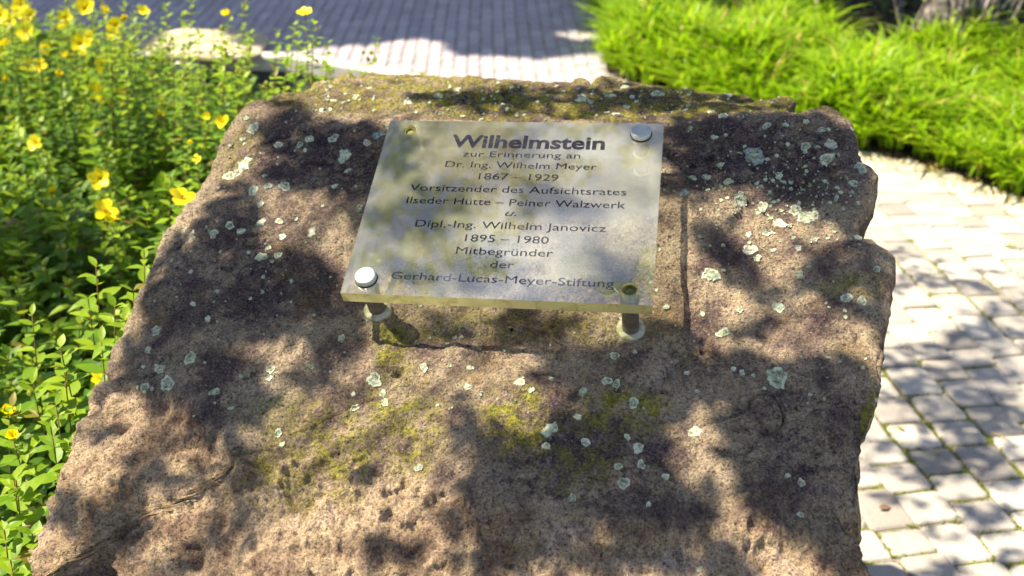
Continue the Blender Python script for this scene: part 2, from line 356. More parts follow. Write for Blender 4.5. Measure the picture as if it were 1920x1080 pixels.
def build_rock(R, NT, NS):
    global U_, V_, ell, gs
    G = np.zeros((NT+NS, NA, 3))
    s = (np.arange(NT)/(NT-1))**.85
    s[0] = .004
    X = C0[0]+s[:, None]*R*np.cos(A); Y = C0[1]+s[:, None]*R*np.sin(A)
    q = np.clip((s-.955)/.045, 0, 1)
    Z = zs(X, Y)-.016*(1-np.sqrt(np.clip(1-q*q, 0, 1)))[:, None]
    G[:NT] = np.stack([X, Y, Z], 2)
    wv = (np.arange(1, NS+1)/NS)[:, None]
    ang = np.repeat(A[None], NS, 0)
    shr = 1-.02*np.minimum(1, wv*8)-.10*wv+.05*wv*fbm(np.stack([np.cos(ang)*1.5, np.sin(ang)*1.5, wv*2+0*ang], 2), 1.3, 3)
    shr = shr+.36*np.clip(np.sin(ang)-.1, 0, 1)*wv**.55
    xs = C0[0]+shr*R*np.cos(A); ys = C0[1]+shr*R*np.sin(A); ze = G[NT-1, :, 2]
    G[NT:] = np.stack([xs, ys, ze*(1-wv)+(-.36)*wv], 2)
    du = np.gradient(G, axis=0); dv = np.roll(G, -1, 1)-np.roll(G, 1, 1)
    NRM = np.cross(du, dv); NRM /= np.linalg.norm(NRM, axis=2)[..., None]+1e-12
    if NRM[40, :, 2].mean() < 0: NRM = -NRM
    U_, V_, _ = pix(G)
    topm = np.zeros((NT+NS, NA)); topm[:NT] = 1
    def ell(u, v, rx, ry, rot=0, soft=.35):
        c, s_ = math.cos(math.radians(rot)), math.sin(math.radians(rot))
        a = ((U_-u)*c+(V_-v)*s_)/rx; b = (-(U_-u)*s_+(V_-v)*c)/ry
        return np.clip((1+soft-np.sqrt(a*a+b*b))/(2*soft), 0, 1)
    def gs(u, v, rx, ry, rot=0):
        c, s_ = math.cos(math.radians(rot)), math.sin(math.radians(rot))
        a = ((U_-u)*c+(V_-v)*s_)/rx; b = (-(U_-u)*s_+(V_-v)*c)/ry
        return np.exp(-(a*a+b*b))
    sstep = lambda x: x*x*(3-2*x)
    # old skin above, broken fresher face below
    line = np.interp(U_, [0, 150, 215, 330, 420, 470, 520, 620, 760, 900, 1100, 1300, 1500, 1700], [760, 735, 735, 770, 835, 900, 880, 850, 880, 930, 960, 985, 1000, 1010])
    wob = 22*fbm(G, 14, 3)
    fresh = sstep(np.clip((V_-line+wob)/26+.5, 0, 1))
    disp = .010*fbm(G, 3.1, 3)+.0062*fbm(G, 12, 4)+.0036*fbm(G, 45, 4, .6)
    cr = fbm(G*np.array([1, .8, 1.6]), 6.5, 3); disp -= .006*np.exp(-(cr/.022)**2)*np.clip(fbm(G, 2.3, 2)*2+.1, 0, 1)
    rough = np.clip(fresh+.8*gs(620, 930, 260, 150)+.5*gs(1420, 960, 170, 130), 0, 1)
    rid = 1-np.abs(fbm(G, 24, 4)); rid2 = 1-np.abs(fbm(G+3, 46, 3)); disp += rough*(.012*(rid-.6)+.0040*(rid2-.6)+.0048*fbm(G, 80, 3, .65))
    disp -= .012*fresh*sstep(np.clip((560-U_)/160, 0, 1))
    disp += .018*gs(455, 900, 34, 150, -12)-.015*gs(330, 900, 90, 170, -15)
    disp -= .013*gs(578, 932, 44, 26, -25)+.006*gs(545, 975, 50, 22, -12)+.012*gs(610, 1040, 60, 16, 10)
    disp += .007*gs(560, 890, 100, 30, -15)
    disp += .016*gs(1395, 970, 60, 110, 35)-.012*gs(1330, 1000, 40, 110, 40)-.012*gs(1480, 990, 50, 90, 30)
    disp -= .02*gs(1640, 900, 60, 60)+.012*gs(1615, 770, 22, 90, 14)
    disp -= .010*gs(1262, 690, 60, 7, -45)
    disp += .016*gs(1290, 470, 50, 120, 0)-.006*gs(1270, 560, 20, 30, 0)-.008*gs(960, 690, 160, 26, 5)+.008*gs(800, 660, 90, 24, 0)
    # layered bedding on the top facet
    tf = sstep(np.clip((G[..., 1]-yr(G[..., 0]))/.03, 0, 1))*topm
    lay = np.sin((G[..., 1]*85+6*fbm(G, 5, 3)))
    disp += tf*(.0045*lay+.0035*fbm(G*np.array([.5, 2.5, 1]), 14, 3))
    disp += .02*gs(1130, 152, 30, 12)*tf+.012*gs(690, 150, 90, 12)*tf
    for (u, v, a, b, ro) in [(1215, 723, 15, 8, 10), (1245, 731, 16, 5, 10), (1265, 655, 10, 8, 0), (1321, 633, 9, 8, 20), (1318, 650, 6, 6, 0), (1436, 804, 14, 8, 15), (1609, 635, 9, 9, 40), (1510, 250, 8, 6, 0),
                             (1562, 276, 14, 6, 0), (1561, 323, 12, 6, 10), (1515, 350, 14, 7, 10), (1400, 380, 26, 7, 12), (1388, 402, 12, 6, 0), (1348, 277, 10, 5, 0), (1265, 290, 18, 6, 10), (1412, 318, 9, 5, 0),
                             (635, 316, 14, 7, 15), (600, 303, 22, 5, 0), (640, 244, 12, 5, 0), (1160, 728, 10, 7, 0), (1000, 822, 10, 4, 15), (575, 440, 6, 4, 0), (1495, 345, 12, 6, 0), (1330, 300, 9, 5, 0), (1300, 312, 12, 5, 0),
                             (1242, 345, 10, 6, 0), (1440, 400, 10, 5, 0), (700, 300, 7, 5, 0), (745, 700, 9, 6, 0)]:
        disp -= .011*gs(u, v, a, b, ro)*topm
    disp[0] = disp[0].mean()

    return G+NRM*disp[..., None], fresh, tf, wob
TPX = np.array(OUTL, float); TPH = np.arctan2(TPX[:, 1]-620, TPX[:, 0]-960)
def target_rho(phi):
    out = np.zeros(len(phi)); n = len(TPX)
    for i in range(n):
        a_ = TPX[i-1]-[960, 620]; b_ = TPX[i]-[960, 620]; d_ = b_-a_
        cx_, cy_ = np.cos(phi), np.sin(phi); den = cx_*d_[1]-cy_*d_[0]; den = np.where(np.abs(den) < 1e-9, 1e-9, den)
        t_ = (a_[0]*d_[1]-a_[1]*d_[0])/den; s_ = (a_[0]*cy_-a_[1]*cx_)/den
        out = np.where((t_ > 0) & (s_ >= 0) & (s_ <= 1), np.maximum(out, t_), out)
    return out
for it in range(4):
    Gq = build_rock(R, 60, 16)[0]; uu, vv, _ = pix(Gq); ph_ = np.arctan2(vv-620, uu-960); rh_ = np.hypot(uu-960, vv-620)
    NB = 360; bi = ((ph_+math.pi)/(2*math.pi)*NB).astype(int) % NB; mxr = np.zeros(NB); np.maximum.at(mxr, bi.ravel(), rh_.ravel())
    bc = (np.arange(NB)+.5)/NB*2*math.pi-math.pi; rat = target_rho(bc)/np.maximum(mxr, 1)
    ker = np.array([1, 2, 1.])/4; rat = np.convolve(np.r_[rat[-3:], rat, rat[:3]], ker, 'same')[3:-3]
    rat = np.where(620+target_rho(bc)*np.sin(bc) > 1095, 1, rat); rat = np.clip(rat, .9, 1.1); pe = ph_[59]
    R = R*np.interp(pe, bc, rat, period=2*math.pi)
NT, NS = 310, 70
G, fresh, tf, wob = build_rock(R, NT, NS)
Vb = G.reshape(-1, 3)
ii = np.arange(NT+NS-1)[:, None]*NA; jj = np.arange(NA)[None]; j2 = (jj+1) % NA
Fb = np.stack([ii+jj, ii+j2, ii+NA+j2, ii+NA+jj], 2).reshape(-1, 4)[:, ::-1]
Fb = np.concatenate([Fb])
cap = [tuple(range(NA))]
mb = mesh('boulder', Vb, Fb, M['stone'], smooth=True)
def attr(me, name, arr):
    a = me.attributes.new(name, 'FLOAT', 'POINT'); a.data.foreach_set('value', np.asarray(arr, np.float32).ravel())
moss = .12+.55*tf+np.maximum.reduce([ell(720, 155, 150, 22), .8*ell(735, 660, 40, 60), .7*ell(720, 770, 30, 80), .9*ell(1170, 770, 90, 40), .9*ell(970, 790, 70, 60), .8*ell(770, 800, 60, 90), .8*ell(640, 850, 70, 80), .5*ell(1080, 860, 80, 60), .9*ell(740, 155, 140, 18)*1.0,
                                     .5*ell(960, 610, 260, 30), .7*ell(1600, 540, 60, 22), .5*ell(560, 800, 90, 60), .6*ell(560, 900, 110, 60), .9*ell(1636, 770, 16, 50), .35*ell(430, 260, 60, 60), .4*ell(1120, 200, 400, 20)])*1.0
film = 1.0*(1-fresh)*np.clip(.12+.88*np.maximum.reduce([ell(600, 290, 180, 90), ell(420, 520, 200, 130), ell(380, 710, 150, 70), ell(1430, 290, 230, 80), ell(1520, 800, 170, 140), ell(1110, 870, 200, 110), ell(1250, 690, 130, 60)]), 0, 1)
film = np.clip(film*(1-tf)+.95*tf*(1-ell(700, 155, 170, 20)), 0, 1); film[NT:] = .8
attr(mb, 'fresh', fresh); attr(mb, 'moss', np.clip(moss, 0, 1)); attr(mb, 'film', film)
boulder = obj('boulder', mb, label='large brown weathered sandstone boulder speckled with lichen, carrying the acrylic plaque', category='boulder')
BVH = BVHTree.FromPolygons([Vector(v) for v in Vb], [tuple(map(int, f)) for f in Fb])
def hit_px(u, v):
    h = BVH.ray_cast(Vector(CAM), Vector(ray(u, v)).normalized(), 6)
    return (np.array(h[0]), np.array(h[1])) if h[0] is not None else None
def drop(p, nrm, dist=.06):
    h = BVH.ray_cast(Vector(p+nrm*dist), Vector(-nrm), dist*2.5)
    return np.array(h[0]) if h[0] is not None else None

# ---- lichens: crusts lying on the stone, following it
LICH = [(474, 241, 14), (462, 222, 6), (459, 307, 16), (435, 330, 14), (522, 272, 9), (563, 272, 8), (580, 259, 11), (625, 259, 12), (646, 292, 17), (651, 320, 8), (709, 252, 13), (688, 268, 8), (533, 349, 13), (503, 349, 9),
 (475, 357, 14), (489, 385, 8), (431, 424, 10), (452, 434, 9), (490, 418, 11), (400, 438, 10), (524, 415, 8), (530, 444, 9), (584, 436, 11), (490, 482, 12), (522, 479, 8), (504, 466, 6), (358, 510, 6), (361, 448, 7),
 (347, 433, 8), (362, 570, 6), (407, 547, 5), (390, 598, 7), (296, 621, 13), (278, 656, 8), (357, 672, 14), (300, 693, 11), (508, 693, 10), (641, 635, 8), (628, 350, 7), (675, 390, 8), (315, 720, 17), (271, 726, 10),
 (402, 735, 11), (432, 765, 7), (506, 710, 8), (522, 812, 9), (529, 834, 7), (702, 713, 16), (718, 738, 8), (722, 755, 9), (663, 741, 6), (664, 766, 8), (795, 689, 9), (882, 690, 8), (877, 726, 9), (786, 877, 9),
 (142, 984, 5), (584, 689, 5), (975, 716, 12), (996, 732, 7), (1093, 734, 10), (1138, 714, 11), (1156, 720, 9), (1188, 756, 12), (1031, 805, 17), (1024, 836, 9), (1098, 830, 11), (1083, 782, 8), (1197, 839, 12),
 (1176, 820, 7), (1203, 873, 9), (1159, 875, 8), (1169, 906, 14), (1248, 894, 8), (1303, 810, 14), (1073, 935, 8), (1216, 946, 6), (1356, 624, 13), (1153, 667, 9), (1457, 708, 23), (1391, 700, 7), (1375, 692, 6),
 (1288, 700, 6), (1502, 907, 8), (1477, 892, 6), (1501, 965, 7), (1312, 1068, 7), (1460, 577, 13), (1387, 580, 8), (1587, 560, 12), (1616, 564, 11), (1308, 734, 5), (1335, 515, 18), (1407, 468, 14), (1438, 436, 10),
 (1420, 484, 9), (1283, 362, 11), (1325, 334, 10), (1388, 373, 14), (1415, 293, 22), (1460, 329, 9), (1438, 236, 9), (1357, 217, 9), (1473, 234, 7), (1510, 275, 10), (1549, 299, 14), (1557, 271, 13), (1614, 315, 14),
 (1600, 344, 10), (1491, 394, 14), (1510, 410, 16), (1526, 404, 12), (1462, 419, 14), (1430, 389, 12), (1351, 309, 8), (1499, 515, 9), (1497, 465, 8), (1644, 505, 8), (1528, 449, 6), (1317, 588, 6), (1610, 447, 9),
 (1365, 341, 9), (1541, 243, 8), (1512, 228, 7), (1339, 258, 7), (1300, 334, 7), (1450, 470, 6), (1404, 440, 7), (1250, 575, 6), (1190, 660, 5), (585, 620, 4), (700, 350, 5), (470, 560, 4), (455, 262, 7)]
for i in range(26):
    LICH.append((random.uniform(560, 1480), random.uniform(160, 214), random.uniform(4, 11)))
GREY = {(1415, 293), (1388, 373), (1614, 315), (1283, 362), (1325, 334), (709, 252)}
def crust(u, v, r, n=20, flat=1.0):
    h = hit_px(u, v)
    if h is None: return None
    p, nn = h
    if nn[2] < 0: nn = -nn
    z = pix(p)[2]; rad = r*z/F
    a = np.cross(nn, [0, 1, 0.2]); a /= np.linalg.norm(a); b = np.cross(nn, a)
    V = [p+nn*.0014]; ph = [random.uniform(0, 6.28) for _ in range(4)]
    rr_ = []
    for k in range(n):
        t = 2*math.pi*k/n
        rr_.append(rad*(1+.13*math.sin(2*t+ph[0])+.09*math.sin(3*t+ph[1])+.08*math.sin(5*t+ph[2])+.06*math.sin(9*t+ph[3])+random.uniform(-.10, .10)))
    for ring, hh in ((.30, .0004), (.62, .0007), (.88, .0016), (1.0, -.0008)):
        for k in range(n):
            t = 2*math.pi*k/n; pp = p+(a*math.cos(t)+b*math.sin(t))*rr_[k]*ring
            d_ = drop(pp, nn); d_ = pp if d_ is None else d_
            V.append(d_+nn*(hh*random.uniform(.7, 1.3) if ring < 1 else hh))
    Q = [(0, 1+k, 1+(k+1) % n) for k in range(n)]
    for g_ in range(3):
        Q += [(1+g_*n+k, 1+(g_+1)*n+k, 1+(g_+1)*n+(k+1) % n, 1+g_*n+(k+1) % n) for k in range(n)]
    return V, Q
for (u, v, r) in LICH:
    if 725 < u < 1250 and 226 < v < 575: continue
    c_ = crust(u, v, r*.92)
    if c_:
        mt = M['lichen_grey'] if (u, v) in GREY else (M['lichen_white'] if (v > 380 and u > 1380 and v < 480) or random.random() < .3 else M['lichen'])
        nf_ = len(c_[1]); ring = r >= 8 and random.random() < .7
        obj('lichen', mesh('lichen', c_[0], c_[1], [mt, M['lichen_core']], mi=[1 if (ring and 10 <= q_ < 40) else 0 for q_ in range(nf_)]), boulder)
spk = MB(); cnt = 0
while cnt < 1000:
    if random.random() < .5: u, v = random.uniform(230, 1650), random.uniform(205, 780)
    elif random.random() < .6: u, v = random.gauss(1480, 90), random.gauss(370, 60)
    else: u, v = random.uniform(560, 1500), random.uniform(150, 225)
    c_ = crust(u, v, random.choice([1.2, 1.5, 1.8, 2.2, 2.8, 4.2]), 8)
    if c_: spk.add([p for p in c_[0]], c_[1])
    cnt += 1
obj('lichen_speck', spk.build('lichen_speck', M['lichen']), boulder, kind='stuff')

# ------------------------------------------------------------------ plaque
plq = thing('acrylic_plaque', 'clear acrylic memorial plaque with dark lettering standing off the boulder on steel posts', 'plaque')
Mp = Matrix(((PX[0], PY[0], PN[0], pBL[0]), (PX[1], PY[1], PN[1], pBL[1]), (PX[2], PY[2], PN[2], pBL[2]), (0, 0, 0, 1)))
plq.matrix_world = Mp; plq.empty_display_size = .05
KN = [('cap', on_plate(685, 517, .007)), ('cap', on_plate(1202, 246, .007)), ('hole', on_plate(768, 244)), ('hole', on_plate(1180, 542))]
TH = .018
def plate_mesh():
    outer = [(0, 0), (PW, 0), (PW, PH), (0, PH)]
    holes = [[(x+.0098*math.cos(-2*math.pi*k/24), y+.0098*math.sin(-2*math.pi*k/24)) for k in range(24)] for _, (x, y) in KN]
    loops = [outer]+holes
    flat = [p for lp in loops for p in lp]
    tris = tessellate_polygon([[Vector((x, y, 0)) for x, y in lp] for lp in loops])
    n = len(flat); V = [(x, y, 0) for x, y in flat]+[(x, y, -TH) for x, y in flat]
    Fc, mi = [], []
    for t in tris:
        a, b, c = [Vector((*flat[i], 0)) for i in t]
        if (b-a).cross(c-a).z < 0: t = t[::-1]
        Fc.append(tuple(t)); mi.append(0); Fc.append(tuple(i+n for i in t[::-1])); mi.append(1)
    k = 0
    for lp in loops:
        m_ = len(lp)
        for i in range(m_):
            a, b = k+i, k+(i+1) % m_
            Fc.append((a, a+n, b+n, b)); mi.append(2)
        k += m_
    return mesh('plate', V, Fc, [M['acrylic'], M['acrylic_back'], M['acrylic_edge']], mi=mi)
obj('plate', plate_mesh(), plq)
def disc_stack(prof, n=32):
    V, Q = [], []
    for (r, z) in prof:
        for k in range(n): V.append((r*math.cos(2*math.pi*k/n), r*math.sin(2*math.pi*k/n), z))
    for i in range(len(prof)-1):
        Q += [(i*n+k, i*n+(k+1) % n, (i+1)*n+(k+1) % n, (i+1)*n+k) for k in range(n)]
    Q += [tuple(range(n))[::-1], tuple((len(prof)-1)*n+k for k in range(n))]
    return V, Q
capm = mesh('screw_cap', *disc_stack([(.0085, -.004), (.0138, -.0001), (.0140, .0010), (.0140, .0062), (.0134, .0074), (.0120, .0076), (.006, .0072)]), M['steel'], True)
M['rim_black'] = simple('black_rim', [(.3, (.010, .010, .010)), (.7, (.03, .03, .028))], 60, .7)
rimm = mesh('dark_rim', *disc_stack([(.0152, .0001), (.0152, .0011), (.010, .0012)]), M['rim_black'])  # black ring added to give each cap a darker rim below
corem = mesh('screw_socket', *disc_stack([(.0090, -.017), (.0090, -.0035), (.0065, -.0030), (.0050, -.0060)]), M['core'])
washm = mesh('washer', *disc_stack([(.0185, -.012), (.0192, -.002), (.0190, .0035), (.0170, .0050), (.0125, .0052)]), M['washer'], True)
ringm = mesh('grommet', *disc_stack([(.0098, .0001), (.0132, .0001), (.0130, .0012), (.0100, .0014), (.0097, -.0008)]), M['acrylic_edge'])
for kind, (x, y) in KN:
    top = pBL+PX*x+PY*y
    g_ = drop(top-PN*GAP, PN, .06)
    dz = -float((top-g_) @ PN) if g_ is not None else -GAP
    obj('post', mesh('post', *disc_stack([(.0112, dz-.004), (.0112, dz+.012), (.0112, -TH-.006), (.0125, -TH-.0045), (.0125, -TH-.0004)]), M['post'], True), plq, (x, y, 0))
    obj('washer', washm, plq, (x, y, dz+.003))
    if kind == 'cap': obj('screw_cap', capm, plq, (x, y, .0012)); obj('dark_rim', rimm, plq, (x, y, 0))
    else: obj('screw_socket', corem, plq, (x, y, 0))
LINES = [('Wilhelmstein', 842, 1132, 278, .0245, 1), ('zur Erinnerung an', 866, 1087, 295.5, .0112, 0), ('Dr. Ing. Wilhelm Meyer', 832, 1117, 316, .0118, 0), ('1867 \u2013 1929', 896, 1046, 338, .0122, 0),
         ('Vorsitzender des Aufsichtsrates', 763, 1171, 362, .0124, 0), ('Ilseder H\u00fctte \u2013 Peiner Walzwerk', 757, 1169, 386, .0122, 0), ('u.', 946, 968, 405, .0118, 2),
         ('Dipl.-Ing. Wilhelm Janovicz', 774, 1134, 430, .0124, 0), ('1895 \u2013 1980', 870, 1028, 455, .0124, 0), ('Mitbegr\u00fcnder', 853, 1036, 479, .0124, 0), ('der', 918, 963, 503, .0120, 0),
         ('Gerhard-Lucas-Meyer-Stiftung', 727, 1148, 531, .0124, 3)]
dg = bpy.context.evaluated_depsgraph_get()
for (txt, ul, ur, vb, cap_, sty) in LINES:
    tcu = bpy.data.curves.new('lettering', 'FONT'); tcu.body = txt; tcu.align_x = 'CENTER'; tcu.size = 1; tcu.resolution_u = 3
    tcu.offset = .028 if sty == 1 else 0
    if sty == 2: tcu.shear = .4
    to = bpy.data.objects.new('tmp', tcu); COL.objects.link(to); bpy.context.view_layer.update()
    me = bpy.data.meshes.new_from_object(to.evaluated_get(bpy.context.evaluated_depsgraph_get()))
    bpy.data.objects.remove(to)
    co = np.zeros(len(me.vertices)*3); me.vertices.foreach_get('co', co); co = co.reshape(-1, 3)
    x0, x1 = co[:, 0].min(), co[:, 0].max()
    l_ = on_plate(ul, vb); r_ = on_plate(ur, vb); m_ = on_plate((ul+ur)/2, vb)
    wd = (r_[0]-l_[0]); sx = wd/(x1-x0); sy = cap_/.70
    co[:, 0] = (co[:, 0]-(x0+x1)/2)*sx; co[:, 1] *= sy; co[:, 2] = .0
    me.vertices.foreach_set('co', co.ravel()); me.name = 'lettering'; me.materials.clear(); me.materials.append(M['ink_faded'] if sty == 3 or vb > 500 else M['ink']); me.update()
    obj('lettering', me, plq, (m_[0], m_[1], .0005))

# ------------------------------------------------------------------ ground, pavement, bed edge
def sheet(name, poly, z, mat, top=None, **kw):
    V = [(x, y, z) for x, y in poly]; Fc = [tuple(range(len(poly)))]
    if top is not None:
        n = len(poly); V += [(x, y, top) for x, y in poly]
        Fc = [tuple(n+i for i in range(n))]+[(i, (i+1) % n, n+(i+1) % n, n+i) for i in range(n)]
    return obj(name, mesh(name, V, Fc, mat), **kw)
sheet('ground', [(-90, -90), (90, -90), (90, 90), (-90, 90)], -.34, M['soil'], kind='structure')
EDGE = [(-.05, -8), (-.05, 2.6), (-.16, 4.75), (-.5, 5.26), (-1.2, 5.62), (-2.0, 5.66), (-3.6, 5.70), (-9, 5.9)]
pav = sheet('pavement', EDGE+[(-9, 40), (30, 40), (30, -8)], -.338, M['joint'], -.0085, kind='structure')
def sett_mesh(seed):
    rs = random.Random(seed); n = 8; ch = .16
    base = []
    for cx, cy in ((1, 1), (-1, 1), (-1, -1), (1, -1)):
        a = ch*rs.uniform(.7, 1.5); b = ch*rs.uniform(.7, 1.5)
        if cx*cy > 0: base += [(cx*.5, cy*(.5-b*.5)), (cx*(.5-a*.5), cy*.5)]
        else: base += [(cx*(.5-a*.5), cy*.5), (cx*.5, cy*(.5-b*.5))]
    base = [(x+rs.uniform(-.02, .02), y+rs.uniform(-.02, .02)) for x, y in base]
    V = [(x, y, -.05) for x, y in base]+[(x, y, -.0065) for x, y in base]+[(x*.93, y*.93, -.0018+rs.uniform(-.0006, .0006)) for x, y in base]+[(x*.80, y*.80, rs.uniform(-.0006, .0006)) for x, y in base]
    Q = []
    for g_ in range(3): Q += [(g_*8+k, g_*8+(k+1) % 8, (g_+1)*8+(k+1) % 8, (g_+1)*8+k) for k in range(8)]
    Q.append(tuple(24+k for k in range(8)))
    return V, Q
SETT = [sett_mesh(i) for i in range(14)]
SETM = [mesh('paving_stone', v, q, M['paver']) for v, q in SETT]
grass_edge = [(.50, 5.3), (.55, 6.6), (.7, 9.2), (7, 9.2), (7, 1.9), (3.4, 2.6), (2.45, 3.35), (1.98, 3.72), (1.72, 4.08), (1.45, 4.22), (1.0, 4.65)]
def inpoly(x, y, poly):
    c = False; n = len(poly)
    for i in range(n):
        x1, y1 = poly[i]; x2, y2 = poly[i-1]
        if (y1 > y) != (y2 > y) and x < (x2-x1)*(y-y1)/(y2-y1)+x1: c = not c
    return c
PAVP = EDGE+[(-9, 40), (30, 40), (30, -8)]
setts = []
for (ya, yb, w0, w1, lens, off) in ((.4, 4.6, .110, .124, [.085, .10, .11, .125, .14], .66), (4.6, 9.0, .070, .076, [.14, .15, .16, .155], .60)):
    xc = -4.4; ci = 0
    while xc < 3.6:
        wd = random.uniform(w0, w1); y = ya+random.uniform(-.06, .04)
        while y < yb-.03:
            ln = min(random.choice(lens)*random.uniform(.95, 1.05), yb-y)
            cy = y+ln/2; cx = xc+wd/2+off*math.exp(-(cy-1)/2.0)+.008*math.sin(cy*3+ci)*(1 if ya < 4 else 0)
            y += ln
            if ln < .04 or not inpoly(cx, cy, PAVP) or not inpoly(cx-.05, cy, PAVP) or inside(cx, cy, .86) or inpoly(cx-.15, cy+.1, grass_edge): continue
            dx = -off/2*math.exp(-(cy-1)/2.0)+(.024*math.cos(cy*3+ci) if ya < 4 else 0)
            setts.append((cx, cy, wd-.005, ln-.006, -.75*math.atan(dx)+random.uniform(-.03, .03)*(1 if ya < 4 else .2), random.uniform(-.002, .003), random.uniform(-.012, .012), random.uniform(-.012, .012)))
        xc += wd; ci += 1
def seen(x, y):
    u, v, z = pix(np.array([x, y, 0.0])); return z > .3 and -60 < u < 1980 and -40 < v < 1140
vis = sorted([s_ for s_ in setts if seen(s_[0], s_[1])], key=lambda s_: pix(np.array([s_[0], s_[1], 0]))[2])
# those hidden by the boulder do not count as showing
def shown(s_):
    d = Vector((s_[0], s_[1], 0))-Vector(CAM); h = BVH.ray_cast(Vector(CAM), d.normalized(), d.length-.02); return h[0] is None
near = [s_ for s_ in vis if shown(s_)][:300]
ns_ = set(id(s_) for s_ in near)
rest = MB()
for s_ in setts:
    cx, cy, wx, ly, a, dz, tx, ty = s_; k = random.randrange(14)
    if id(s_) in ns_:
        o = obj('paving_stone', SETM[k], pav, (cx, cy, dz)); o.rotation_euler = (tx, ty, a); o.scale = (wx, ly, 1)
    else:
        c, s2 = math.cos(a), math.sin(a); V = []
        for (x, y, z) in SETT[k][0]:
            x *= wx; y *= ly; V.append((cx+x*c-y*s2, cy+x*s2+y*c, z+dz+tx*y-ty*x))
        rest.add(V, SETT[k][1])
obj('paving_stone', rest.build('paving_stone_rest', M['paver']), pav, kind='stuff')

# bed edging: kerb stones over a wall face coloured dark for its shade
kerb = thing('kerb', 'pale concrete kerb edging the flower bed behind the shrubs', 'kerb', (-1.5, 5.6, 0))
kp = [(-.16, 4.70), (-.52, 5.20), (-1.22, 5.565), (-2.02, 5.605), (-2.82, 5.625), (-3.62, 5.64), (-4.4, 5.66)]
def boxm(x, y, z, bev=.06):
    hx, hy, hz = x/2, y/2, z/2; b = min(x, y, z)*bev*2
    V, Q = [], []
    prof = [(-hz, 0), (hz-b, 0), (hz, b)]
    for (zz, ins) in prof:
        for cx, cy in ((1, 1), (-1, 1), (-1, -1), (1, -1)): V.append((cx*(hx-ins), cy*(hy-ins), zz))
    for g_ in range(2): Q += [(g_*4+k, g_*4+(k+1) % 4, (g_+1)*4+(k+1) % 4, (g_+1)*4+k) for k in range(4)]
    Q += [(8, 9, 10, 11), (3, 2, 1, 0)]
    return V, Q
for a, b in zip(kp[:-1], kp[1:]):
    L_ = math.dist(a, b); o = obj('kerb_stone', mesh('kerb_stone', *boxm(L_-.012, .07, .09, .12), M['concrete']), kerb)
    o.location = ((a[0]+b[0])/2+1.5, (a[1]+b[1])/2-5.6, -.012); o.rotation_euler = (random.uniform(-.01, .01), random.uniform(-.008, .008), math.atan2(b[1]-a[1], b[0]-a[0]))
for a, b in zip(kp[:-1], kp[1:]):
    L_ = math.dist(a, b); o = obj('footing', mesh('footing', *boxm(L_-.004, .05, .28, .02), M['wallface']), kerb)
    o.location = ((a[0]+b[0])/2+1.5, (a[1]+b[1])/2-5.6, -.20); o.rotation_euler = (0, 0, math.atan2(b[1]-a[1], b[0]-a[0]))
def rough_slab(name, lx, ly, lz, mat, seed):
    rs = random.Random(seed); n = 22; V, Q = [], []
    ra = [1+.10*math.sin(2*2*math.pi*k/n+seed)+rs.uniform(-.07, .07) for k in range(n)]
    def sup(t): c, s_ = math.cos(t), math.sin(t); return (abs(c)**.6*math.copysign(1, c), abs(s_)**.6*math.copysign(1, s_))
    for (zz, f_) in ((-.5, .93), (-.1, 1.0), (.3, .99), (.47, .93), (.5, .75), (.53, .35)):
        for k in range(n):
            c, s_ = sup(2*math.pi*k/n); V.append((c*lx/2*ra[k]*f_, s_*ly/2*ra[k]*f_, lz*zz+rs.uniform(-.06, .06)*lz))
    for g_ in range(5): Q += [(g_*n+k, g_*n+(k+1) % n, (g_+1)*n+(k+1) % n, (g_+1)*n+k) for k in range(n)]
    Q += [tuple(range(n))[::-1], tuple(5*n+k for k in range(n))]
    return mesh(name, V, Q, mat)
p = at_z(385, 84, .05)
obj('sandstone_slab', rough_slab('sandstone_slab', .66, .56, .04, M['sandslab'], 3), loc=(p[0], p[1]+.08, .03), label='flat pale sandstone slab lying sunlit on the paving behind the kerb', category='stone slab')
for i, (u, v, ln, tilt, lab) in enumerate([(322, 132, .40, -.55, 'narrow dark grey slab leaning left of its neighbour below the kerb'), (352, 134, .42, -.42, 'narrow dark grey slab between the leftmost leaning slab and the pale upright one'), (336, 133, .0, 0, ''),
                                           (385, 128, .26, 0.0, 'short pale grey slab standing upright against the kerb wall')]):
    if not lab: continue
    p = at_z(u, v, -.12)
    o = obj('leaning_slab', mesh('leaning_slab', *boxm(.045 if i < 2 else .14, .05, ln, .12), M['slate'] if i < 2 else M['concrete']), label=lab, category='stone slab', group='slabs leaning on the bed wall')
    o.location = (p[0], 5.50, -.12); o.rotation_euler = (.12, tilt, .1)

# ------------------------------------------------------------------ leaf batches
def leaf_template(arch=.12, fold=.12, wid=.42):
    sp = [0, .33, .66, 1.0]; V = []
    for t in sp: V.append((0, t, -arch*(t*1.0)**2))
    for sgn in (-1, 1):
        for t, w_ in ((.22, .78), (.48, 1.0), (.76, .62)):
            V.append((sgn*wid/2*w_, t, -arch*t**2+fold*w_*.5))
    Lq = [(0, 4, 5, 1), (1, 5, 6, 2), (2, 6, 3), (0, 1, 8, 7), (1, 2, 9, 8), (2, 3, 9)]
    return np.array(V, float), Lq
LT = [leaf_template(a, f, w_) for a, f, w_ in ((.10, .10, .52), (.28, .12, .46), (-.08, .16, .54), (.45, .10, .44), (.2, .05, .58))]
def tri_faces(Q):
    T = []
    for f in Q:
        for i in range(1, len(f)-1): T.append((f[0], f[i], f[i+1]))
    return np.array(T)
LTT = [tri_faces(q) for _, q in LT]
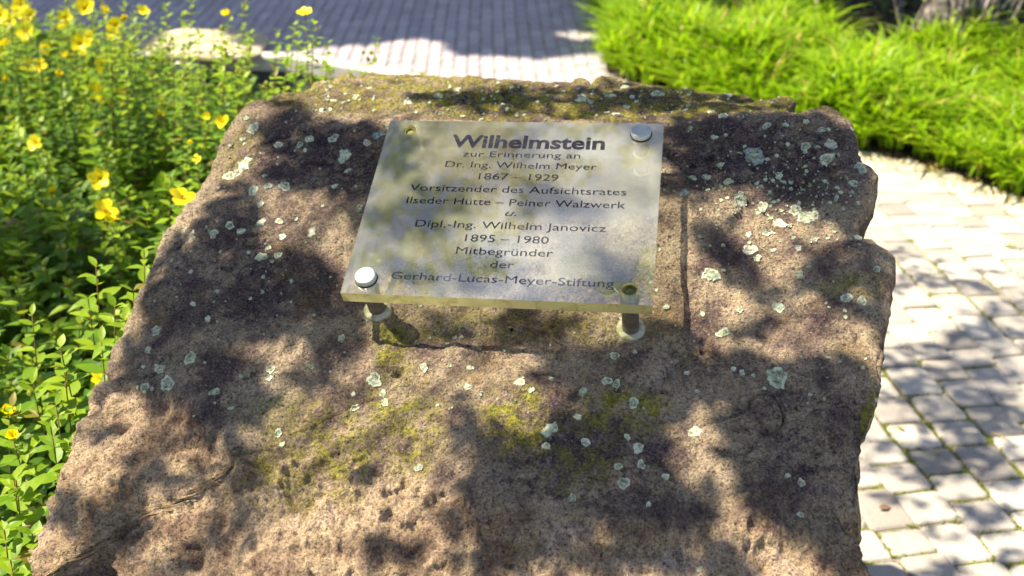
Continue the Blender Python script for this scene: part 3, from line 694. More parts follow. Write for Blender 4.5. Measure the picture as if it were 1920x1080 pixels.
def batch(Ms, tids):
    """Ms (n,3,4) matrices; tids template ids -> verts, tris"""
    Vs, Fs, off = [], [], 0
    Ms = np.asarray(Ms); tids = np.asarray(tids)
    for t in range(len(LT)):
        sel = Ms[tids == t]
        if not len(sel): continue
        V = np.einsum('nij,vj->nvi', sel[:, :, :3], LT[t][0])+sel[:, None, :, 3]
        nv = len(LT[t][0]); Fc = LTT[t][None]+(np.arange(len(sel))*nv)[:, None, None]+off
        Vs.append(V.reshape(-1, 3)); Fs.append(Fc.reshape(-1, 3)); off += len(sel)*nv
    return np.concatenate(Vs), np.concatenate(Fs)
def frame(dirv, upv, size, wide=1.0):
    y = dirv/np.linalg.norm(dirv); x = np.cross(y, upv); x /= np.linalg.norm(x)+1e-9; z = np.cross(x, y)
    return np.stack([x*size*wide, y*size, z*size], 1)
def m34(B, p): return np.concatenate([B, np.asarray(p)[:, None]], 1)
def rand_leaves(P, size, tilt=.6):
    n = len(P); az = RNG.uniform(0, 2*math.pi, n); el = RNG.normal(-.15, tilt*.5, n)
    d = np.stack([np.cos(az)*np.cos(el), np.sin(az)*np.cos(el), np.sin(el)], 1)
    up = np.stack([RNG.normal(0, tilt, n), RNG.normal(0, tilt, n), np.ones(n)], 1)
    x = np.cross(d, up); x /= np.linalg.norm(x, axis=1)[:, None]; z = np.cross(x, d)
    s_ = (size*RNG.uniform(.7, 1.25, n))[:, None]
    B = np.stack([x*s_, d*s_, z*s_], 2)
    return np.concatenate([B, np.asarray(P)[:, :, None]], 2), RNG.integers(0, len(LT), n)

# ------------------------------------------------------------------ yellow-flowered shrubs on the left
def Hs(x, y):
    h = np.interp(y, [.5, 1.0, 1.6, 2.4, 3.0, 3.5, 4.0, 4.6, 5.3], [.50, .55, .64, .68, .62, .54, .40, .18, .02])
    if x < -1.55: h += min(.34, (-1.55-x)*.7)*(1 if y < 4.6 else .5)
    if x > -1.0 and y > 3.3: h -= .22
    if y < 2.2: h -= .10*max(0, (x+.75)/.3)
    return float(h)
SHR = [(-.92, .95, .34, 'low shrub of bright oval leaves at the boulder foot, bottom left corner of the photo'),
       (-1.00, 1.50, .36, 'shrub with arching sprigs of paired leaves against the middle of the boulder\'s left flank'),
       (-.88, 2.10, .34, 'dark shrub at the boulder\'s upper left shoulder with one yellow flower beside the stone'),
       (-1.50, 2.15, .40, 'green shrub at the left picture edge with yellow flowers strung on a brown stem'),
       (-1.20, 2.85, .40, 'dense small-leaved shrub in the middle of the bed with a many-petalled yellow flower cluster'),
       (-2.00, 3.15, .45, 'sunny yellow-green shrub at the far left edge of the bed with small yellow blooms'),
       (-.72, 2.95, .34, 'loose shrub behind the boulder\'s left corner, its sprigs rising in front of the paving'),
       (-1.35, 3.70, .42, 'low shaded shrub just in front of the leaning grey slabs'),
       (-2.35, 4.10, .50, 'tallest yellow-green shrub in the top left corner, thick with yellow blossom'),
       (-.75, 3.95, .38, 'low dark shrub between the boulder and the curved end of the kerb'),
       (-1.95, 4.85, .42, 'small shrub growing right under the kerb stones at the left')]
LEAFM = [mesh('leaf', LT[t][0], LT[t][1], M[m_]) for m_ in ('shrub_leaf', 'shrub_young') for t in range(len(LT))]
def petal_mesh():
    V = []; nseg = 6
    for i in range(nseg+1):
        t = i/nseg; w_ = .42*math.sin(math.pi*min(1, .12+t*.80))**.8*(.55+.6*t)
        if i == nseg: w_ *= .55
        z = .18*math.sin(t*2.2)
        for k in (-1, 0, 1): V.append((k*w_, t, z+(.07 if k else 0)))
    Q = [(i*3+k, i*3+k+1, i*3+k+4, i*3+k+3) for i in range(nseg) for k in (0, 1)]
    return mesh('petal', V, Q, M['petal'], True)
PET = petal_mesh()
def stamen_mesh():
    b = MB(); rs = random.Random(3)
    for i in range(34):
        a = rs.uniform(0, 6.28); t = rs.uniform(.2, .9); r = math.sin(t)*.5; h = math.cos(t)*.5
        p = np.array([r*math.cos(a), r*math.sin(a), h]); q = np.array([-math.sin(a), math.cos(a), 0])*.025
        b.add([q*.5, -q*.5, p-q, p+q], [(0, 1, 2, 3)])
        b.add([p+[.04, 0, 0], p+[0, .04, 0], p+[-.04, 0, 0], p+[0, -.04, 0], p+[0, 0, .04]], [(0, 1, 4), (1, 2, 4), (2, 3, 4), (3, 0, 4)])
    b.add(*disc_stack([(.10, -.1), (.13, .05), (.09, .2), (.02, .28)], 8))
    return b.build('flower', M['stamen'])
STM = stamen_mesh()
def bud_geom(p, s_):
    V, Q = disc_stack([(.12, -.5), (.42, -.25), (.5, 0), (.36, .35), (.05, .62)], 6)
    return [np.asarray(v)*s_+p for v in V], Q
shrubs = []
for (cx, cy, rd, lab) in SHR:
    t = thing('flowering_shrub', lab, 'shrub', (cx, cy, -.34), 'yellow-flowered shrubs left of the boulder')
    shrubs.append(dict(o=t, c=np.array([cx, cy]), r=rd, L=[], T=[], K=[], zrel=[], buds=MB(), stems=0))
def add_sprig(S, base, tip, leafsize, young, flower=False, bend=None, dense=1.0, clusters=True, bud=True):
    org = np.array([*S['c'], -.34])
    mid = (base+tip)/2+(np.array([*RNG.normal(0, .05, 2), .16]) if bend is None else bend)
    n = 12; tt = np.linspace(0, 1, n)[:, None]
    C = (1-tt)**2*base+2*(1-tt)*tt*mid+tt**2*tip
    V, Q = tube(C-org, np.linspace(.0028, .0009, n), 5)
    S['stems'] += 1
    obj('stem', mesh('stem', V, Q, M['stem'], True), S['o'])
    Lc = np.sum(np.linalg.norm(np.diff(C, axis=0), axis=1)); d = Lc; a0 = RNG.uniform(0, 3.14); k = 0; step = .021/dense
    cum = np.concatenate([[0], np.cumsum(np.linalg.norm(np.diff(C, axis=0), axis=1))])
    while d > Lc*.32:
        p = np.array([np.interp(d, cum, C[:, i]) for i in range(3)])
        j = min(n-2, int(np.searchsorted(cum, d))); T = C[max(j, 1)]-C[max(j, 1)-1]; T /= np.linalg.norm(T)
        ax = np.cross(T, [0, 0, 1.0]) if abs(T[2]) < .95 else np.array([1.0, 0, 0]); ax /= np.linalg.norm(ax); bx = np.cross(T, ax)
        rise = .75*math.exp(-k*.6)+.12
        sz = leafsize*(.55+.45*min(1, k/3))*RNG.uniform(.85, 1.15)
        for sg in (0, math.pi):
            a = a0+k*math.pi/2+sg+RNG.normal(0, .15)
            dr = ax*math.cos(a)+bx*math.sin(a); dr = dr+T*rise; dr[2] += .05+RNG.normal(0, .12)
            upv = T*1.0+np.array([0, 0, .9])
            S['L'].append(m34(frame(dr, upv, sz), p)); S['T'].append(int(RNG.choice([0, 1, 1, 3, 4, 2]))); S['K'].append(1 if young and k < 5 else (1 if RNG.random() < .12 else 0)); S['zrel'].append(Lc-d)
        d -= step*(1.0 if k > 1 else .6)*RNG.uniform(.85, 1.2); k += 1
    if bud and not flower and RNG.random() < .3:
        for _ in range(int(RNG.integers(1, 4))):
            V, Q = bud_geom(C[-1]+RNG.normal(0, .006, 3)-org, .011); S['buds'].add(V, Q)
    return C
def add_flower(S, p, size, look):
    org = np.array([*S['c'], -.34])
    fo = obj('flower', STM, S['o']); z = Vector(look).normalized()
    fo.matrix_local = Matrix.Translation(Vector(p-org)) @ z.to_track_quat('Z', 'Y').to_matrix().to_4x4() @ Matrix.Rotation(random.uniform(0, 6), 4, 'Z') @ Matrix.Scale(size*.55, 4)
    cup = random.choice([.1, .35, .7, 1.0])
    for k in range(5):
        pe = obj('petal', PET, fo)
        pe.matrix_local = Matrix.Rotation(k*2*math.pi/5+random.uniform(-.12, .12), 4, 'Z') @ Matrix.Rotation(cup+random.uniform(-.15, .3), 4, 'X') @ Matrix.Scale(1.85*random.uniform(.8, 1.12), 4)
def nearest(p):
    return min(shrubs, key=lambda S: np.hypot(*(S['c']-p[:2]))/S['r'])
for S in shrubs:
    k = 0; want = int(250*S['r']**2/.16*.62)
    want = int(want*.85)
    while k < want:
        a = RNG.uniform(0, 6.283); r = S['r']*1.15*math.sqrt(RNG.uniform(0, 1)); x, y = S['c'][0]+r*math.cos(a), S['c'][1]+r*math.sin(a)
        k += 1
        if inside(x, y, 1.05) or y > 5.4: continue
        h = Hs(x, y)-.10*(r/S['r'])**2+RNG.normal(0, .045)
        base = np.array([S['c'][0]+.25*r*math.cos(a), S['c'][1]+.25*r*math.sin(a), -.34])
        add_sprig(S, base, np.array([x, y, h]), RNG.uniform(.036, .055), RNG.random() < .5)
# individually visible sprigs and flowers
FL = [(342, 374, 1.95, .026), (197, 398, 2.2, .024), (188, 335, 2.25, .022), (205, 190, 3.1, .030), (188, 172, 3.15, .028), (222, 178, 3.12, .026), (112, 140, 3.0, .026), (215, 47, 3.1, .022), (150, 82, 3.4, .03), (573, 25, 2.5, .018),
      (97, 362, 2.4, .020), (68, 268, 2.6, .020), (16, 778, 1.55, .020), (24, 822, 1.52, .018), (188, 690+20, 1.7, .014), (430, 28, 2.9, .018), (420, 230, 2.3, .018), (300, 215, 3.0, .014), (354, 268, 2.2, .010), (20, 40, 3.6, .026),
      (50, 60, 3.7, .03), (85, 92, 3.5, .026), (40, 20, 3.9, .03), (120, 50, 3.8, .028), (8, 82, 3.3, .022), (130, 105, 3.5, .02), (205, 412, 2.18, .02), (370, 300, 2.3, .010), (10, 150, 3.2, .02), (270, 22, 3.1, .018), (392, 218, 2.5, .012), (172, 70, 3.6, .024)]
_rf = random.Random(5)
for _ in range(14): FL.append((_rf.uniform(0, 260), _rf.uniform(0, 130), _rf.uniform(2.9, 3.9), _rf.uniform(.018, .028)))
for (u, v, dep, sz) in FL:
    sz *= 1.25
    p = CAM+ray(u, v)*dep; S = nearest(p)
    base = np.array([p[0]+RNG.normal(-.06, .05), p[1]+RNG.normal(0, .06), -.34])
    add_sprig(S, base, p-np.array([0, 0, .006]), RNG.uniform(.028, .036), True, flower=True, dense=.8)
    add_flower(S, p, sz, (CAM-p)*.5+np.array([RNG.normal(-.2, .55), RNG.normal(0, .5), .6]))
SPR = [(540, 95, 2.45), (560, 70, 2.5), (497, 165, 2.3), (515, 130, 2.4), (705, 75, 2.75), (690, 100, 2.7), (360, 5, 2.9), (345, 30, 2.95), (460, 10, 3.1), (300, 60, 3.2), (250, 30, 3.3), (590, 45, 2.55), (455, 120, 2.8), (620, 128, 2.9), (660, 135, 2.95),
       (180, 500, 1.75), (165, 560, 1.72), (250, 545, 1.6), (235, 600, 1.55), (215, 575, 1.6), (60, 590, 1.7), (120, 690, 1.5), (95, 800, 1.42), (60, 720, 1.5), (130, 830, 1.42), (30, 900, 1.4), (60, 1000, 1.36), (20, 1050, 1.34), (105, 760, 1.45), (190, 640, 1.58),
       (345, 120, 3.3), (280, 90, 3.5), (400, 60, 3.4), (320, 330, 2.0), (270, 470, 1.8)]
for _ in range(60): SPR.append((_rf.uniform(0, 330), _rf.uniform(0, 130), _rf.uniform(2.7, 3.9)))
for _ in range(34): SPR.append((_rf.uniform(230, 620), _rf.uniform(45, 170), _rf.uniform(2.35, 3.1)))
for _ in range(7): SPR.append((_rf.uniform(0, 170), _rf.uniform(640, 1060), _rf.uniform(1.3, 1.55)))
for (u, v, dep) in SPR:
    p = CAM+ray(u, v)*dep; S = nearest(p)
    lean = -.12 if u > 200 else -.04
    base = np.array([p[0]+lean+RNG.normal(0, .03), p[1]+RNG.normal(.0, .05), -.34])
    if inside(base[0], base[1], 1.0): base[0] -= .15
    add_sprig(S, base, p, RNG.uniform(.036, .046) if dep < 2 else .034, True, dense=.75, bend=np.array([-.05, .02, .05]))
for S in shrubs:
    org = np.array([*S['c'], -.34]); Ls = np.array(S['L']); T = np.array(S['T']); K = np.array(S['K']); zr = np.array(S['zrel'])
    # undergrowth fill
    nf = int(1000*S['r']**2/.16); a = RNG.uniform(0, 6.283, nf); r = S['r']*1.1*np.sqrt(RNG.uniform(0, 1, nf))
    P = np.stack([S['c'][0]+r*np.cos(a), S['c'][1]+r*np.sin(a), np.zeros(nf)], 1)
    hz = np.array([Hs(p_[0], p_[1]) for p_ in P]); P[:, 2] = -.3+(hz-.10+.3)*RNG.uniform(.1, 1, nf)**.6
    P = P[~inside(P[:, 0], P[:, 1], 1.02) & (P[:, 1] < 5.45)]
    FM, FT = rand_leaves(P, .040, .7)
    u, v, z = pix(Ls[:, :, 3]); size = np.linalg.norm(Ls[:, :, 1], axis=1)/z*F
    ok = (u > -30) & (u < 760) & (v > -30) & (v < 1110)
    score = size*(1+.6*np.exp(-zr/.06))*np.where(ok, 1, 0)
    pick = np.argsort(-score)[:260]; pick = pick[score[pick] > 0]
    keep = np.ones(len(Ls), bool); keep[pick] = False
    for i in pick:
        o = obj('leaf', LEAFM[K[i]*len(LT)+T[i]], S['o'])
        Bm = Ls[i]; o.matrix_local = Matrix(((*Bm[0, :3], Bm[0, 3]-org[0]), (*Bm[1, :3], Bm[1, 3]-org[1]), (*Bm[2, :3], Bm[2, 3]-org[2]), (0, 0, 0, 1)))
    for kk, nm in ((0, 'shrub_leaf'), (1, 'shrub_young')):
        ms = Ls[keep & (K == kk)]; ts = T[keep & (K == kk)]
        if kk == 0: ms = np.concatenate([ms, FM]); ts = np.concatenate([ts, FT])
        if len(ms):
            V, Fc = batch(ms, ts); obj('foliage', mesh('foliage', V-org, Fc, M[nm]), S['o'], kind='stuff')
    if S['buds'].n: obj('bud', S['buds'].build('bud', M['bud']), S['o'], kind='stuff')

# ------------------------------------------------------------------ bright grass bank on the right
def blades(P, H, wd, lean, seg=4):
    n = len(P); az = RNG.uniform(0, 2*math.pi, n); d = np.stack([np.cos(az), np.sin(az)], 1); sd = np.stack([-d[:, 1], d[:, 0]], 1)
    h = H*RNG.uniform(.55, 1.15, n); ln = lean*RNG.uniform(.2, 1.3, n); V = np.zeros((n, seg*2+1, 3))
    for i in range(seg+1):
        t = i/seg; c = P[:, :2]+d*(ln*h*t**1.8)[:, None]; z = P[:, 2]+h*(t-.35*np.clip(ln, 0, 1)*t**2.2)
        w_ = wd*(1-.0*t)*math.sin(math.pi*(.15+.80*min(1, t*.95)))*RNG.uniform(.9, 1.1, n)
        if i == seg: V[:, 2*seg, :2] = c; V[:, 2*seg, 2] = z
        else:
            V[:, 2*i, :2] = c-sd*w_[:, None]/2; V[:, 2*i+1, :2] = c+sd*w_[:, None]/2; V[:, 2*i, 2] = z; V[:, 2*i+1, 2] = z
    Fq = []
    for i in range(seg-1): Fq += [(2*i, 2*i+1, 2*i+3), (2*i, 2*i+3, 2*i+2)]
    Fq.append((2*seg-2, 2*seg-1, 2*seg)); Fq = np.array(Fq)
    Fc = Fq[None]+(np.arange(n)*(2*seg+1))[:, None, None]
    return V.reshape(-1, 3), Fc.reshape(-1, 3)
def scatter(poly, n, box):
    out = []
    while len(out) < n:
        x, y = random.uniform(box[0], box[1]), random.uniform(box[2], box[3])
        if inpoly(x, y, poly): out.append((x, y))
    return np.array(out)
def gz(x, y): return .05+.05*np.sin(x*13+2*np.sin(y*4))*np.sin(y*11)+.16*np.clip((y-3.3-.0*x)/2.2, 0, 1)+.05*np.sin(x*3.1+y*2.3)+.04*np.sin(x*7-y*5)
soilV = [(x, y, 0.0) for x, y in grass_edge]
sheet('grass_bank_soil', grass_edge, -.02, M['soil'], .004, kind='structure')
tu = scatter(grass_edge, 6400, (.4, 4.6, 2.5, 7.4))
tu = tu[~(((tu[:, 0] > 1.72) & (tu[:, 1] > 5.28+.1*np.sin(tu[:, 0]*9))) | ((tu[:, 0] > 1.15) & (tu[:, 1] > 5.95+.12*np.sin(tu[:, 0]*7))))]
edge_d = np.array([min(math.hypot(x-ax, y-ay) for ax, ay in [(a[0]+(b[0]-a[0])*t, a[1]+(b[1]-a[1])*t) for a, b in zip(grass_edge, grass_edge[1:]+grass_edge[:1]) for t in np.linspace(0, 1, 9)]) for x, y in tu])
tz = gz(tu[:, 0], tu[:, 1])*np.clip(edge_d/.25, 0, 1)
PV = []; 
for _ in range(15):
    PV.append(np.stack([tu[:, 0]+RNG.normal(0, .022, len(tu)), tu[:, 1]+RNG.normal(0, .022, len(tu)), tz*RNG.uniform(.2, 1, len(tu))], 1))
PV = np.concatenate(PV)
V1, F1 = blades(PV, .18, .0125, 1.15)
obj('grass', mesh('grass', V1, F1, M['grass']), kind='stuff', label='bank of bright yellow-green grass lit by the sun right of the boulder', category='grass')
V1, F1 = blades(PV[::8]+np.array([0, 0, .02]), .17, .020, 1.5, 5)
obj('broad_grass', mesh('broad_grass', V1, F1, M['grass']), kind='stuff', label='broader arching blades scattered through the sunlit grass bank', category='grass')
V1, F1 = blades(PV[3::17]+np.array([0, 0, .03]), .15, .008, 1.2, 4)
obj('dry_grass', mesh('dry_grass', V1, F1, M['litter']), kind='stuff', label='dry straw-coloured blades mixed into the green grass bank', category='grass')
# litter along the grass edge
lp = []
for a, b in zip(grass_edge[4:], grass_edge[5:]+grass_edge[:1]):
    L_ = math.dist(a, b)
    for _ in range(int(L_*420)):
        t = random.random(); lp.append((a[0]+(b[0]-a[0])*t+random.gauss(0, .03), a[1]+(b[1]-a[1])*t-abs(random.gauss(0, .10)), random.uniform(.003, .012)))
lp = np.array(lp); Ml, Tl = rand_leaves(lp, .013, .35); V, Fc = batch(Ml, Tl)
obj('leaf_litter', mesh('leaf_litter', V, Fc, M['litter']), kind='stuff', label='yellow leaf litter strewn on the paving along the grass edge', category='leaf litter')
# moss and tiny grass in the joints
mp = []
for s_ in near:
    cx, cy, wx, ly, a = s_[:5]
    dens = max(0, .6+1.3*math.sin(cx*7.1+1)*math.sin(cy*5.3+2)+(2.4 if cx < 1.2 and cy < 2.5 else .3))
    if cy > 3.2: dens *= .15
    for _ in range(int(dens*16)):
        if random.random() < .68: lx, l2 = random.choice((-1, 1))*(wx/2+.003), random.uniform(-ly/2, ly/2)
        else: lx, l2 = random.uniform(-wx/2, wx/2), random.choice((-1, 1))*(ly/2+.0035)
        lx += random.gauss(0, .002); l2 += random.gauss(0, .002)
        mp.append((cx+lx*math.cos(a)-l2*math.sin(a), cy+lx*math.sin(a)+l2*math.cos(a), -.0085))
for q_ in ((.93, 1.42, 60), (1.12, 2.0, 50), (.90, 1.95, 50), (1.05, 1.62, 40)):
    for _ in range(q_[2]*3): mp.append((q_[0]+random.gauss(0, .014), q_[1]+random.gauss(0, .022), -.008))
mp = np.array(mp); V1, F1 = blades(mp, .012, .0045, 1.8, 2)
obj('joint_moss', mesh('joint_moss', V1, F1, M['moss']), kind='stuff', label='yellow-green moss filling the joints of the paving beside the boulder', category='moss')

# small fallen things on the paving
def fallen(name, u, v, size, mat, lab, cat, ang):
    p = at_z(u, v, .008); o = obj(name, mesh(name, LT[1][0], LT[1][1], mat), label=lab, category=cat)
    o.location = p; o.scale = (size,)*3; o.rotation_euler = (.1, .15, ang)
fallen('fallen_leaf', 1648, 953, .034, M['twig'], 'small curled brown leaf on the paving beside the boulder\'s shadow', 'leaf', -1.3)
fallen('fallen_leaf', 1695, 806, .026, M['litter'], 'tiny yellow leaf on a joint right of the boulder', 'leaf', .4)
fallen('fallen_leaf', 1765, 845, .024, M['litter'], 'tiny yellow-orange leaf in a paving joint at lower right', 'leaf', 2)
fallen('fallen_leaf', 1910, 463, .05, M['moss'], 'green leaf lying on the sunlit paving at the right picture edge', 'leaf', 1.2)
for (u1, v1, u2, v2, lab) in ((1716, 796, 1742, 806, 'short pale straw on the paving near the boulder'), (1855, 810, 1897, 828, 'longer pale straw on the paving at the right edge')):
    a, b = at_z(u1, v1, .008), at_z(u2, v2, .008)
    V, Q = tube([a, (a+b)/2+[0, .004, .004], b], [.0016, .002, .0008], 5); obj('straw', mesh('straw', V, Q, M['litter']), label=lab, category='straw')

# ------------------------------------------------------------------ trees: shade and reflections
def limb(pts, r0, r1, ns=10, wob=.03, n=14):
    P = np.array(pts, float); t = np.linspace(0, 1, len(P)); tt = np.linspace(0, 1, n)
    C = np.stack([np.interp(tt, t, P[:, i]) for i in range(3)], 1)
    for _ in range(2): C[1:-1] = (C[:-2]+C[1:-1]*2+C[2:])/4
    C[1:-1] += RNG.normal(0, wob, (n-2, 3)); rad = np.linspace(r0, r1, n)
    return tube(C, rad, ns)
# gnarled tree at the back right
tx, ty = 2.27, 5.42
tree2 = thing('gnarled_tree', 'tree with gnarled pale grey bark standing behind the grass bank at the top right', 'tree', (tx, ty, 0))
V, Q = [], []
nr, na = 60, 56
for i in range(nr):
    z = -.05+i*.085; r0 = .09+.07*math.exp(-z*2.0)
    for k in range(na):
        a = 2*math.pi*k/na; V.append((math.cos(a), math.sin(a), z, r0))
V = np.array(V); nz_ = fbm(np.stack([V[:, 0]*.8, V[:, 1]*.8, V[:, 2]*.6], 1), 3.2, 4); lob = .18*np.sin(np.arctan2(V[:, 1], V[:, 0])*5+V[:, 2]*.8)
rr2 = V[:, 3]*(1+.28*nz_+lob*np.exp(-V[:, 2])); TV = np.stack([V[:, 0]*rr2+.05*np.sin(V[:, 2]), V[:, 1]*rr2, V[:, 2]], 1)
TQ = [(i*na+k, i*na+(k+1) % na, (i+1)*na+(k+1) % na, (i+1)*na+k) for i in range(nr-1) for k in range(na)]
obj('trunk', mesh('trunk', TV, TQ, M['bark'], True), tree2)
for (ex, ey, ez) in ((-2.2, .3, 6.5), (-1.2, 2.0, 7.0), (1.8, .4, 7.0), (-3.4, 1.3, 7.2), (.4, 2.8, 7.4), (-2.6, -1.4, 6.6)):
    V, Q = limb([(0, 0, 4.5), (ex*.35, ey*.35, 5.4), (ex, ey, ez)], .10, .02); obj('limb', mesh('limb', V, Q, M['bark'], True), tree2)
for i in range(16):
    a = random.uniform(3.2, 6.2); r = random.uniform(.25, .6)
    V, Q = limb([(math.cos(a)*.2, math.sin(a)*.2, 0), (math.cos(a)*r*.7, math.sin(a)*r*.7, .45), (math.cos(a)*r+random.uniform(-.2, .2), math.sin(a)*r, random.uniform(.5, 1.1))], .013, .005, 6, .02, 8)
    obj('twig', mesh('twig', V, Q, M['bark'], True), tree2)
def toward_sun(T, d): return T+SUN*d[:, None]
# its crown: everything that shades the far paving and the ground behind the bank
def shade_ok(x, y):
    u, v, z = pix(np.array([x, y, 0.0]))
    if z < .3: return False
    if u < 520:
        e = 98
        if 285 < u < 480 : e = 64
    else:
        e = np.interp(u, [520, 600, 700, 790, 850, 870, 1000, 1130, 1180, 1400, 1650, 1920], [92, 88, 78, 68, 72, 100, 105, 95, 0, -5, 5, 20])
    if 1010 < u < 1160 and 52 < v < 82: return False
    if x > 1.2 and y > 5.75: return True
    return v < e-6
cand = []
while len(cand) < 62000:
    x, y = (random.uniform(-5.5, 5.0), random.uniform(5.1, 10.5)) if len(cand) > 36000 else (random.uniform(-3.6, 1.4), random.uniform(5.2, 7.6))
    if shade_ok(x, y): cand.append((x, y, 0.0))
T_ = np.array(cand); D_ = RNG.uniform(6.3, 8.6, len(T_))
Pc = toward_sun(T_, D_)
Ms, Ts = rand_leaves(Pc, .15, .6); V, Fc = batch(Ms, Ts)
org2 = np.array([tx, ty, 0]); obj('crown', mesh('crown', V-org2, Fc, M['canopy_leaf']), tree2, kind='stuff')
# hedge behind
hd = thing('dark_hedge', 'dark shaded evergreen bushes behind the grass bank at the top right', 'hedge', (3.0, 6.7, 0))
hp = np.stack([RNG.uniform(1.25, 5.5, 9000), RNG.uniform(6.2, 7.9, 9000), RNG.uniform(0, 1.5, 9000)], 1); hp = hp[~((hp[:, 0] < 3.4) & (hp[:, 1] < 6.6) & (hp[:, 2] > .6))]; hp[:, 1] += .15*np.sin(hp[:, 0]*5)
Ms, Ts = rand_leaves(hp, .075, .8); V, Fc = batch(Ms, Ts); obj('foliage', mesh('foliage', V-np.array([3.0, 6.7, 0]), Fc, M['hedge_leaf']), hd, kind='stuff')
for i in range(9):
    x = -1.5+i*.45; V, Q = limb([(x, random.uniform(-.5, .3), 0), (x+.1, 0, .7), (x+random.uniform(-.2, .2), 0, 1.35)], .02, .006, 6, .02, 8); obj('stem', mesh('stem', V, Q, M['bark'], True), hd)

# overhanging tree whose twigs dapple the boulder
tree1 = thing('overhanging_tree', 'overhanging tree left of the shrubs whose twigs dapple the boulder with leafy shadows', 'tree', (-4.6, -1.6, -.34))
o1 = np.array([-4.6, -1.6, -.34])
V, Q = limb([(0, 0, 0), (.05, .05, 1.6), (.2, .2, 3.2), (.3, .35, 4.6)], .19, .12, 16, .015, 20); obj('trunk', mesh('trunk', V, Q, M['bark'], True), tree1)
# (u, v, rx, ry, rot) shade patches read on the stone
ST = [(420, 560, 120, 60, 0), (1560, 800, 120, 110, 0), (1480, 260, 170, 60, 0), (1100, 190, 330, 22, 0), (1520, 900, 110, 80, 0), (1340, 720, 140, 34, 0), (1120, 870, 130, 70, 0), (650, 290, 100, 60, 0), (330, 640, 70, 70, 0), (1200, 720, 120, 34, 0), (1640, 880, 40, 130, 0), (1000, 930, 110, 50, 0), (600, 255, 130, 34, 5), (650, 320, 60, 45, 0), (690, 395, 36, 38, 0), (560, 320, 60, 22, 0), (440, 385, 70, 36, -20), (400, 470, 90, 60, -25), (330, 520, 50, 60, 0), (480, 545, 110, 45, 0), (600, 570, 80, 45, 10), (560, 510, 60, 25, 0),
      (645, 640, 48, 18, 0), (520, 610, 60, 26, 0), (400, 710, 105, 50, 8), (310, 690, 50, 60, 0), (250, 690, 30, 50, 0), (440, 765, 70, 26, 10), (590, 700, 40, 12, 10), (300, 590, 40, 30, 0),
      (130, 965, 50, 14, 15), (235, 1000, 60, 16, 18), 
      (1400, 240, 170, 26, 0), (1330, 290, 85, 48, 0), (1450, 300, 90, 32, 0), (1550, 300, 55, 55, 0), (1600, 360, 48, 45, 0), (1490, 345, 90, 24, 10), (1290, 345, 50, 26, 0), (1570, 395, 50, 20, 15), (1610, 400, 30, 30, 0),
      (1350, 440, 26, 20, 0), (1378, 480, 18, 34, -25), (1398, 525, 16, 30, -10), (1545, 480, 60, 10, 12), (1540, 525, 14, 46, -10), (1575, 560, 18, 22, 0), (1625, 470, 26, 22, 0), (1650, 560, 18, 80, 0),
      (1250, 640, 60, 36, 20), (1160, 690, 90, 22, 0), (1300, 690, 110, 16, 0), (1090, 710, 70, 34, 10), (1160, 740, 90, 26, 0), (1480, 730, 100, 24, 5), (1560, 740, 90, 40, 0), (1560, 820, 90, 70, 0), (1440, 800, 80, 40, 20),
      (1420, 880, 50, 30, 0), (1540, 920, 70, 60, 0), (1590, 1000, 40, 70, 0), (1130, 850, 100, 50, 0), (1060, 900, 90, 45, 0), (1220, 930, 70, 30, 0), (1300, 955, 60, 20, 0), 
      (1160, 960, 110, 26, 0), (1330, 1050, 90, 18, 8), (1210, 800, 36, 30, 0), 
      (850, 610, 46, 14, 0), (1000, 620, 70, 18, 0), (1000, 185, 130, 14, 0), (1200, 175, 120, 14, 0), (1350, 195, 110, 10, 0), (860, 175, 90, 8, 0), (560, 195, 50, 8, 0),
      (700, 470, 40, 40, 0), (740, 300, 40, 50, 0), (820, 510, 70, 26, 0), (800, 370, 40, 40, 0), (900, 470, 60, 20, 0), (1100, 260, 100, 20, 0), (1080, 470, 26, 20, 0), (1150, 500, 30, 24, 0)]
STL = [(410, 860, 44, 70, 35), (460, 960, 36, 60, 20), (960, 880, 60, 60, 0), (915, 820, 46, 36, 30), (860, 780, 30, 20, 30), (880, 960, 50, 30, 0), (1000, 1030, 160, 40, 0), (760, 1030, 60, 24, 0), (1120, 1040, 80, 26, 0), (190, 790, 50, 30, 20), (300, 900, 60, 30, 20), (700, 870, 30, 20, 0), (1400, 620, 60, 20, 0), (1450, 560, 30, 40, 0)]
PVG = [(1690, 478, 26, 12, 0), (1745, 518, 60, 16, 8), (1800, 535, 60, 10, 5), (1860, 508, 34, 6, 0), (1690, 540, 40, 12, -20), (1750, 486, 14, 5, 0), (1855, 590, 10, 30, 35), (1800, 640, 60, 16, -28), (1890, 630, 60, 8, -8), (1720, 655, 50, 14, 0),
       (1680, 680, 40, 16, 0), (1750, 700, 90, 14, 8), (1870, 700, 60, 16, 8), (1800, 740, 110, 20, 8), (1700, 745, 50, 16, 0), (1880, 780, 60, 24, 0), (1790, 800, 90, 18, 8), (1840, 850, 90, 24, 5), (1740, 850, 50, 24, 5), (1760, 890, 60, 18, 0),
       (1670, 880, 26, 8, 5), (1880, 900, 50, 18, 0), (1690, 935, 50, 8, 5), (1800, 945, 24, 10, 25), (1850, 980, 40, 18, 25), (1890, 960, 30, 12, 0), (1780, 1070, 50, 14, 0), (1900, 1050, 30, 16, 0), (1660, 830, 40, 10, 0), (1700, 720, 30, 14, 0), (1770, 1000, 30, 8, 20), (1905, 560, 30, 6, 0)]
